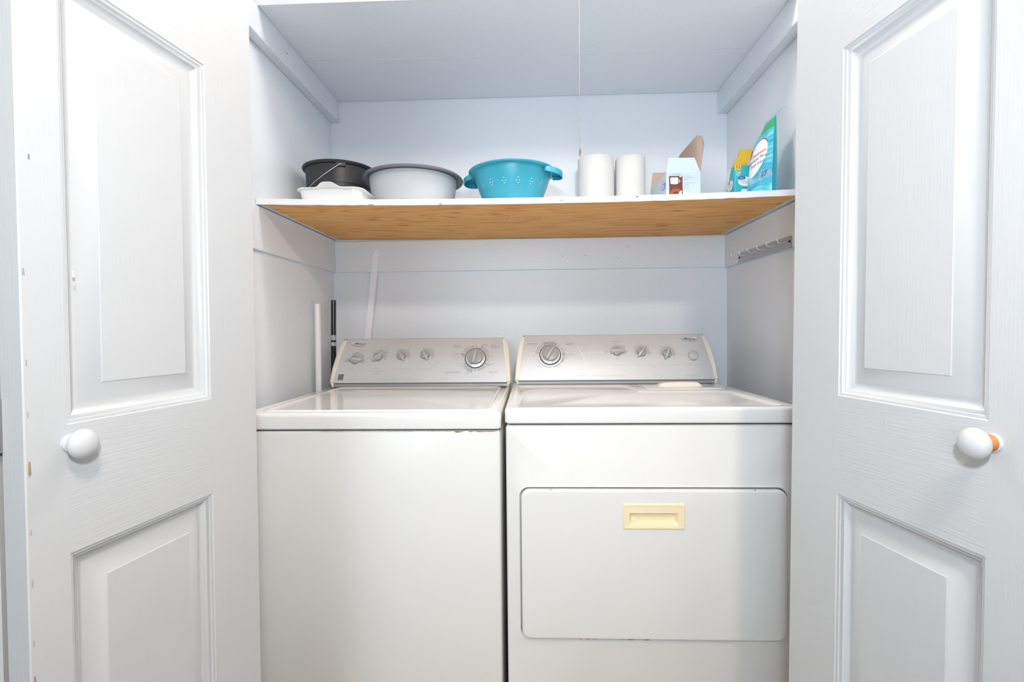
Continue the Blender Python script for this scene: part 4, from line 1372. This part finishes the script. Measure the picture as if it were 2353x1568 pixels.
put_text(pr, lm, '1', 0.184, 1.5625, 0.012, M['print_white'], w=0.0005)
put_text(pr, lm, 'pudding', 0.145, 1.5800, 0.009, M['ink_mid'], w=0.0004)
part(pr, 'printed_picture', bo, 'chocolate dessert photo and small grey text', smooth=False)

# teal sponge packet
sx0, sx1, sy0, sy1, szt = 0.6530, 0.7330, 1.6400, 1.6980, 1.6430
z0 = max(Z(sx0, sy0), Z(sx1, sy0))
sp = thing('sponge_packet', 'teal multi-purpose sponge packet with yellow flap behind the pouch', 'sponge packet', ((sx0 + sx1) / 2, (sy0 + sy1) / 2, z0))
b = MB()
b.loft([[Vector((x, y, z)) for x, y in rrect(sx0 - e, sy0 - e, sx1 + e, sy1 + e, 0.008, 4)] for z, e in ((z0, -0.003), (z0 + 0.004, 0.0), (z0 + 0.06, 0.0012), (szt - 0.012, 0.0), (szt - 0.002, -0.004), (szt, -0.010))], M['teal'])
part(b, 'wrapper', sp, 'teal plastic wrapper')
b = MB()
b.loft([[Vector((0.6560 + e, 1.652, szt - 0.004)), Vector((0.6960 + e, 1.652, szt - 0.004)), Vector((0.6960 + e, 1.664, szt - 0.004)), Vector((0.6560 + e, 1.664, szt - 0.004))] if k == 0 else
        [Vector((x0_, y_, z_)), Vector((x1_, y_, z_)), Vector((x1_, y_ + 0.010, z_)), Vector((x0_, y_ + 0.010, z_))]
        for k, (e, x0_, x1_, y_, z_) in enumerate(((0, 0, 0, 0, 0), (0, 0.6580, 0.6990, 1.652, 1.650), (0, 0.6740, 0.7130, 1.655, 1.676), (0, 0.6800, 0.7180, 1.657, 1.697)))], M['yellow'])
part(b, 'flap', sp, 'golden yellow upright flap', smooth=False)
b = MB()
b.loft([[Vector((sx0 - 0.003, y, z)), Vector((sx0 + 0.001, y, z)), Vector((sx0 + 0.001, y + 0.016, z)), Vector((sx0 - 0.003, y + 0.016, z))] for y, z in ((1.684, z0 + 0.062), (1.676, z0 + 0.10), (1.668, szt - 0.006))], M['print_white'])
part(b, 'seal_strip', sp, 'white torn seal strip')
pr = MB()
fm = lambda u, v, w: Vector((u, sy0 - 0.0012 - w, v))
put_poly(pr, fm, [(0.6545, 1.6235), (0.6735, 1.6235), (0.6735, 1.6430), (0.6545, 1.6430)], M['label_yellow'], 0.0003)
put_text(pr, fm, '32', 0.6640, 1.6350, 0.0150, M['ink'], 'CENTER', bold=0.0, w=0.0006); put_text(pr, fm, 'SHEETS', 0.6640, 1.6275, 0.0032, M['ink'], 'CENTER', w=0.0006)
put_text(pr, fm, '20', 0.6655, 1.6145, 0.0150, M['print_white'], 'CENTER', bold=0.0, w=0.0006); put_text(pr, fm, 'PADS', 0.6650, 1.6070, 0.0040, M['print_white'], 'CENTER', w=0.0006)
put_poly(pr, fm, ellipse(0.6900, 1.5880, 0.0250, 0.0150, 36), M['print_white'], 0.0004)
put_poly(pr, fm, ellipse(0.6770, 1.5990, 0.0110, 0.0060, 26), M['navy'], 0.0006)
put_text(pr, fm, 'Great', 0.6770, 1.6005, 0.0052, M['print_white'], 'CENTER', w=0.0008); put_text(pr, fm, 'Value', 0.6770, 1.5965, 0.0046, M['print_white'], 'CENTER', w=0.0008)
put_text(pr, fm, 'Multi-Purpose', 0.6690, 1.5885, 0.0066, M['purple'], 'LEFT', bold=0.0, w=0.0008); put_text(pr, fm, 'cleaning pads', 0.6760, 1.5830, 0.0036, M['navy'], 'LEFT', w=0.0008)
put_poly(pr, fm, rrect(0.6740, z0 + 0.002, 0.7000, 1.5640, 0.007, 4), M['print_white'], 0.0004)
lm = lambda u, v, w: Vector((sx0 - 0.0012 - w, sy1 - u, v))
put_poly(pr, lm, ellipse(0.030, 1.5820, 0.0240, 0.0155, 36, 0.2), M['print_white'], 0.0003)
put_poly(pr, lm, ellipse(0.016, 1.5930, 0.0105, 0.0058, 26, 0.2), M['navy'], 0.0005)
put_text(pr, lm, 'Multi-Purpose', 0.030, 1.5830, 0.0062, M['purple'], 'CENTER', w=0.0006); put_text(pr, lm, 'cleaning pads', 0.030, 1.5770, 0.0036, M['navy'], 'CENTER', w=0.0006)
put_poly(pr, lm, rrect(0.020, z0 + 0.002, 0.050, 1.5520, 0.010, 5), M['print_white'], 0.0003)
part(pr, 'printed_label', sp, 'printed white and yellow labels', smooth=False)

# turquoise detergent pouch
po = thing('detergent_pouch', 'turquoise dishwasher pacs pouch with green top, leaning near right wall', 'pouch', (0.725, 1.575, Z(0.725, 1.575)))
z0 = max(Z(0.745, 1.52), Z(0.70, 1.64)) + 0.0005
PH = 0.243
PB0, PB1 = Vector((0.7190, 1.5080, 0)), Vector((0.6880, 1.6280, 0))
PT0, PT1 = Vector((0.7320, 1.5320, 0)), Vector((0.7190, 1.6420, 0))


def pouch_pt(u, v, front=True, eps=0.0):
    a = PB0.lerp(PT0, v)
    k_ = min(1.0, max(0.0, (v - 0.66) / 0.34))
    c = PB1.lerp(PT1, v).lerp(Vector((0.7235, 1.584, 0)), k_ * k_ * (3 - 2 * k_))
    p = a.lerp(c, u)
    d_ = (c - a).normalized()
    nn_ = Vector((-d_.y, d_.x, 0))            # towards the left / the room
    th_ = 0.030 * (max(0.0, 1 - v) ** 0.75) * (0.80 + 0.4 * v) + 0.0012
    bl = sin(pi * (0.075 + 0.925 * min(1, max(0, u)))) ** 0.55
    wr = 0.0013 * noise.noise((u * 5, v * 9, 1.0 if front else 5.0)) * min(1, 3 * (1 - v) + 0.25)
    topdrop = 0.010 * max(0, v - 0.75) / 0.25 * (1 - math.cos(2 * pi * u)) * 0.12
    off = (th_ * bl + wr * bl + eps) if front else (-0.55 * th_ * bl)
    q_ = p + nn_ * off
    return Vector((q_.x, q_.y, z0 + v * PH - topdrop - 0.012 * max(0, v - 0.7) / 0.3 * u))


b = MB()
NU, NV = 28, 40
for front in (True, False):
    vs = [pouch_pt(i / NU, j / NV, front) for j in range(NV + 1) for i in range(NU + 1)]
    for j in range(NV):
        v = (j + 0.5) / NV
        fs = [(j * (NU + 1) + i, j * (NU + 1) + i + 1, (j + 1) * (NU + 1) + i + 1, (j + 1) * (NU + 1) + i) for i in range(NU)]
        mm = M['pouch'] if v < 0.82 else (M['green'] if v < 0.955 else M['film_grey'])
        k = b.mi(mm)
        if j == 0:
            base_i = len(b.v)
            b.v += [tuple(p) for p in vs]
        for f in fs:
            b.f.append(tuple(base_i + t for t in f)); b.fm.append(k)
b.loft([[pouch_pt(i / NU, 0, True) for i in range(NU + 1)], [pouch_pt(i / NU, 0, False) for i in range(NU + 1)]], M['teal'], False, False, closed=False)
b.loft([[pouch_pt(0, j / NV, True) for j in range(NV + 1)], [pouch_pt(0, j / NV, True).lerp(pouch_pt(0, j / NV, False), 0.5) + Vector((-0.0, 0.004 * (1 - j / NV), 0)) for j in range(NV + 1)], [pouch_pt(0, j / NV, False) for j in range(NV + 1)]], M['teal_dark'], False, False, closed=False)
part(b, 'film', po, 'turquoise printed film', ang=60)
b = MB()
tq = [pouch_pt(0, 0.985), pouch_pt(0, 1.0)]
s0 = tq[0]
strip = [s0 + Vector((0.0, 0, -0.004)), s0 + Vector((0.0045, -0.006, 0.004)), s0 + Vector((0.009, -0.012, 0.008)), s0 + Vector((0.015, -0.016, 0.0115)), s0 + Vector((0.020, -0.017, 0.0125))]
b.loft([[p + Vector((0, 0.0, -w)), p + Vector((0.0006, 0.0004, -w)), p + Vector((0.0006, 0.0004, w)), p + Vector((0, 0, w))] for p, w in zip(strip, (0.006, 0.003, 0.0012, 0.0008, 0.0004))], M['film_grey'])
part(b, 'tear_strip', po, 'curled torn strip')
pr = MB()
pm = lambda x, y, w: pouch_pt(1.0 - x, y, True, w)       # x from far edge (0) to near edge (1)


def pfill(poly, m, w, n=10):
    cu = sum(p[0] for p in poly) / len(poly); cv = sum(p[1] for p in poly) / len(poly)
    rings = [[pm(cu + (p[0] - cu) * k / n, cv + (p[1] - cv) * k / n, w) for p in poly] for k in range(1, n + 1)]
    pr.loft(rings, M[m], True, False)


pfill(ellipse(0.46, 0.50, 0.405, 0.205, 60, 0.28), 'print_white', 0.0006)
el = ellipse(0.46, 0.50, 0.405, 0.205, 60, 0.28)
for i in list(range(3, 26)):
    a_, c_ = el[i], el[i + 1]
    k0, k1 = 1.0, 1.045
    pr.poly([pm(0.46 + (a_[0] - 0.46) * k0, 0.5 + (a_[1] - 0.5) * k0, 0.0009), pm(0.46 + (c_[0] - 0.46) * k0, 0.5 + (c_[1] - 0.5) * k0, 0.0009),
             pm(0.46 + (c_[0] - 0.46) * k1, 0.5 + (c_[1] - 0.5) * k1, 0.0009), pm(0.46 + (a_[0] - 0.46) * k1, 0.5 + (a_[1] - 0.5) * k1, 0.0009)], M['maroon'])
pfill(ellipse(0.14, 0.60, 0.085, 0.055, 30, 0.2), 'navy', 0.0011, 4)


def ptext(s, x, y, sz, m, al='LEFT', sh=0.0, bo=0.0, rot=0.0):
    put_text(pr, lambda a_, c_, w: pm(x + a_ / 0.125, y + c_ / PH, w), s, 0, 0, sz, M[m], al, sh, 1.0, bo, rot, 0.0013)


ptext('Automatic', 0.55, 0.560, 0.0170, 'red', 'CENTER', 0.25, 0.0, 0.10)
ptext('Dishwasher Pacs', 0.44, 0.490, 0.0145, 'navy', 'CENTER', 0.0, 0.0, 0.10)
ptext('Fresh Scent', 0.52, 0.425, 0.0150, 'navy', 'CENTER', 0.0, 0.0, 0.10)
ptext('Great', 0.145, 0.615, 0.0090, 'print_white', 'CENTER'); ptext('Value', 0.145, 0.580, 0.0090, 'print_white', 'CENTER')
pfill([(0.50, 0.185), (0.60, 0.20), (0.99, 0.215), (0.985, 0.295), (0.70, 0.325), (0.60, 0.235)], 'film_grey', 0.0005, 5)
ptext('27', 0.80, 0.262, 0.0215, 'navy', 'CENTER', 0.0, 0.0, 0.05); ptext('PACS', 0.78, 0.215, 0.0060, 'navy', 'CENTER', 0, 0, 0.05)
part(pr, 'printed_label', po, 'white oval label with red and navy words', smooth=False)

# ------------------------------------------------------------------ poles behind the washer
pw = thing('white_pole', 'white round metal pole standing between washer and left wall', 'pole', (-0.794, 1.842, 0.0))
b = MB(); b.tube([(-0.794, 1.842, 0.001), (-0.7935, 1.8425, 0.6), (-0.7925, 1.8435, 1.226)], 0.0112, M['white_tube'], 24)
part(b, 'tube', pw, ang=50)
b = MB(); b.tube([(-0.7925, 1.8435, 1.2262), (-0.7925, 1.8435, 1.2285)], 0.0108, M['label_grey'], 24)
part(b, 'end_ring', pw, 'grey metal end ring')
pk = thing('black_pole', 'glossy black pole with grey sticker leaning in the back left corner', 'pole', (-0.866 + 0.06, 1.985, 0.0))


def bp(z):
    t = z / 1.247
    return Vector((-0.8030 + 0.0085 * t, 1.972 + 0.030 * t, z))


b = MB(); b.tube([bp(0.002), bp(0.4), bp(0.9), bp(1.248)], 0.0098, M['black_gloss'], 24)
part(b, 'tube', pk, ang=50)
b = MB(); b.tube([bp(1.088), bp(1.108)], 0.0102, M['label_grey'], 24, False); b.tube([bp(1.065), bp(1.080)], 0.0102, M['label_grey'], 24, False)
part(b, 'sticker', pk, 'grey printed sticker')
b = MB(); b.tube([bp(1.2478), bp(1.250)], 0.0090, M['rim_grey'], 24)
part(b, 'end_cap', pk)
fs_ = thing('white_strip', 'flat white wooden strip leaning against the back wall behind the washer', 'strip', (-0.79, 2.03, 0.0))
d0, d1 = Vector((-0.790, 2.018, 0.0)), Vector((-0.6330, 2.0560, 1.4588))
side = Vector((1, 0, -0.11)).normalized()
b = MB()
thk = Vector((0, 0.0075, 0))
LL = [d0.lerp(d1, t) for t in (0, 0.5, 0.985, 1.0)]
b.loft([[p - side * w, p + side * w, p + side * w + thk, p - side * w + thk] for p, w in zip(LL, (0.0125, 0.0125, 0.0125, 0.0118))], M['white_strip'])
for t in (0.87, 0.995):
    p = d0.lerp(d1, t) - side * 0.0105
    b.box(p.x - 0.001, p.y - 0.0006, p.z - 0.001, p.x + 0.001, p.y + 0.001, p.z + 0.001, M['ink_mid'])
o = tag(b.build('white_strip', None, (-0.79, 2.03, 0.0), False), 'flat white wooden strip leaning against the back wall behind the washer', 'strip')
bpy.data.objects.remove(fs_)
o.name = 'white_strip'

# ------------------------------------------------------------------ hook rack on the right wall
XI = XR - LT
rk = thing('hook_rack', 'metal rack with six wire hooks screwed to the right wall', 'hook rack', (XI, 1.735, 1.385))


def rz(y):
    return 1.3845 - 0.012 * (1.93 - y) / 0.39 * 0.35


b = MB()
ya, yb = 1.5425, 1.9260
b.loft([[Vector((XI - 0.0004, y, rz(y) - 0.019)), Vector((XI - 0.0030, y, rz(y) - 0.019)), Vector((XI - 0.0030, y, rz(y) + 0.0165)), Vector((XI - 0.0004, y, rz(y) + 0.0165))] for y in (ya, yb)], M['rack'])
b.loft([[Vector((XI - 0.0004, y, rz(y) - 0.019)), Vector((XI - 0.0075, y, rz(y) - 0.0205)), Vector((XI - 0.0075, y, rz(y) - 0.0190)), Vector((XI - 0.0004, y, rz(y) - 0.0175))] for y in (ya, yb)], M['rack'])
part(b, 'bar', rk, 'flat metal bar')
for y in (ya + 0.008, yb - 0.010):
    b = MB(); b.lathe([(0.0042, 0), (0.0038, 0.0015), (0.0015, 0.0022)], M['dark'], n=16, mtx=Matrix.Translation((XI - 0.003, y, rz(y))) @ Matrix.Rotation(-pi / 2, 4, 'Y'))
    part(b, 'screw', rk, 'dark screw head')
for k in range(6):
    y = ya + 0.026 + k * (yb - ya - 0.036) / 5
    z = rz(y)
    b = MB()
    b.tube([(XI - 0.003, y, z + 0.002), (XI - 0.010, y + 0.001, z + 0.000), (XI - 0.020, y + 0.001, z - 0.002), (XI - 0.027, y + 0.001, z + 0.000), (XI - 0.031, y + 0.001, z + 0.006), (XI - 0.0325, y + 0.001, z + 0.014)], 0.0016, M['chrome'], 10)
    b.lathe([(0.0022, -0.0022), (0.0026, 0.0), (0.0014, 0.0022)], M['chrome'], c=(XI - 0.0327, y + 0.001, z + 0.015), n=12)
    part(b, 'hook', rk, ang=60)

# ------------------------------------------------------------------ pull cord
pcx, pcy = 0.1397, 1.400
pc_ = thing('pull_cord', 'thin beige pull cord hanging from the ceiling before the paper towels', 'cord', (pcx, pcy, 1.58))
b = MB()
b.tube([(pcx - 0.0006, pcy, CEIL - 0.001), (pcx + 0.0002, pcy, 2.0), (pcx, pcy, 1.62)], 0.0011, M['cord'], 8)
part(b, 'cord', pc_, ang=60)
b = MB()
b.tube([(pcx, pcy, 1.620), (pcx + 0.0006, pcy, 1.612), (pcx, pcy, 1.604), (pcx + 0.001, pcy, 1.598)], [0.0014, 0.0032, 0.0026, 0.0008], M['knot'], 10)
rnd = random.Random(5)
for k in range(7):
    a = rnd.random() * 6.28
    z = 1.598 + rnd.random() * 0.018
    b.tube([(pcx, pcy, z), (pcx + 0.004 * cos(a), pcy + 0.004 * sin(a), z + 0.004 * (rnd.random() - 0.6))], [0.0006, 0.0003], M['knot'], 5)
part(b, 'knot', pc_, 'frayed brown knot')
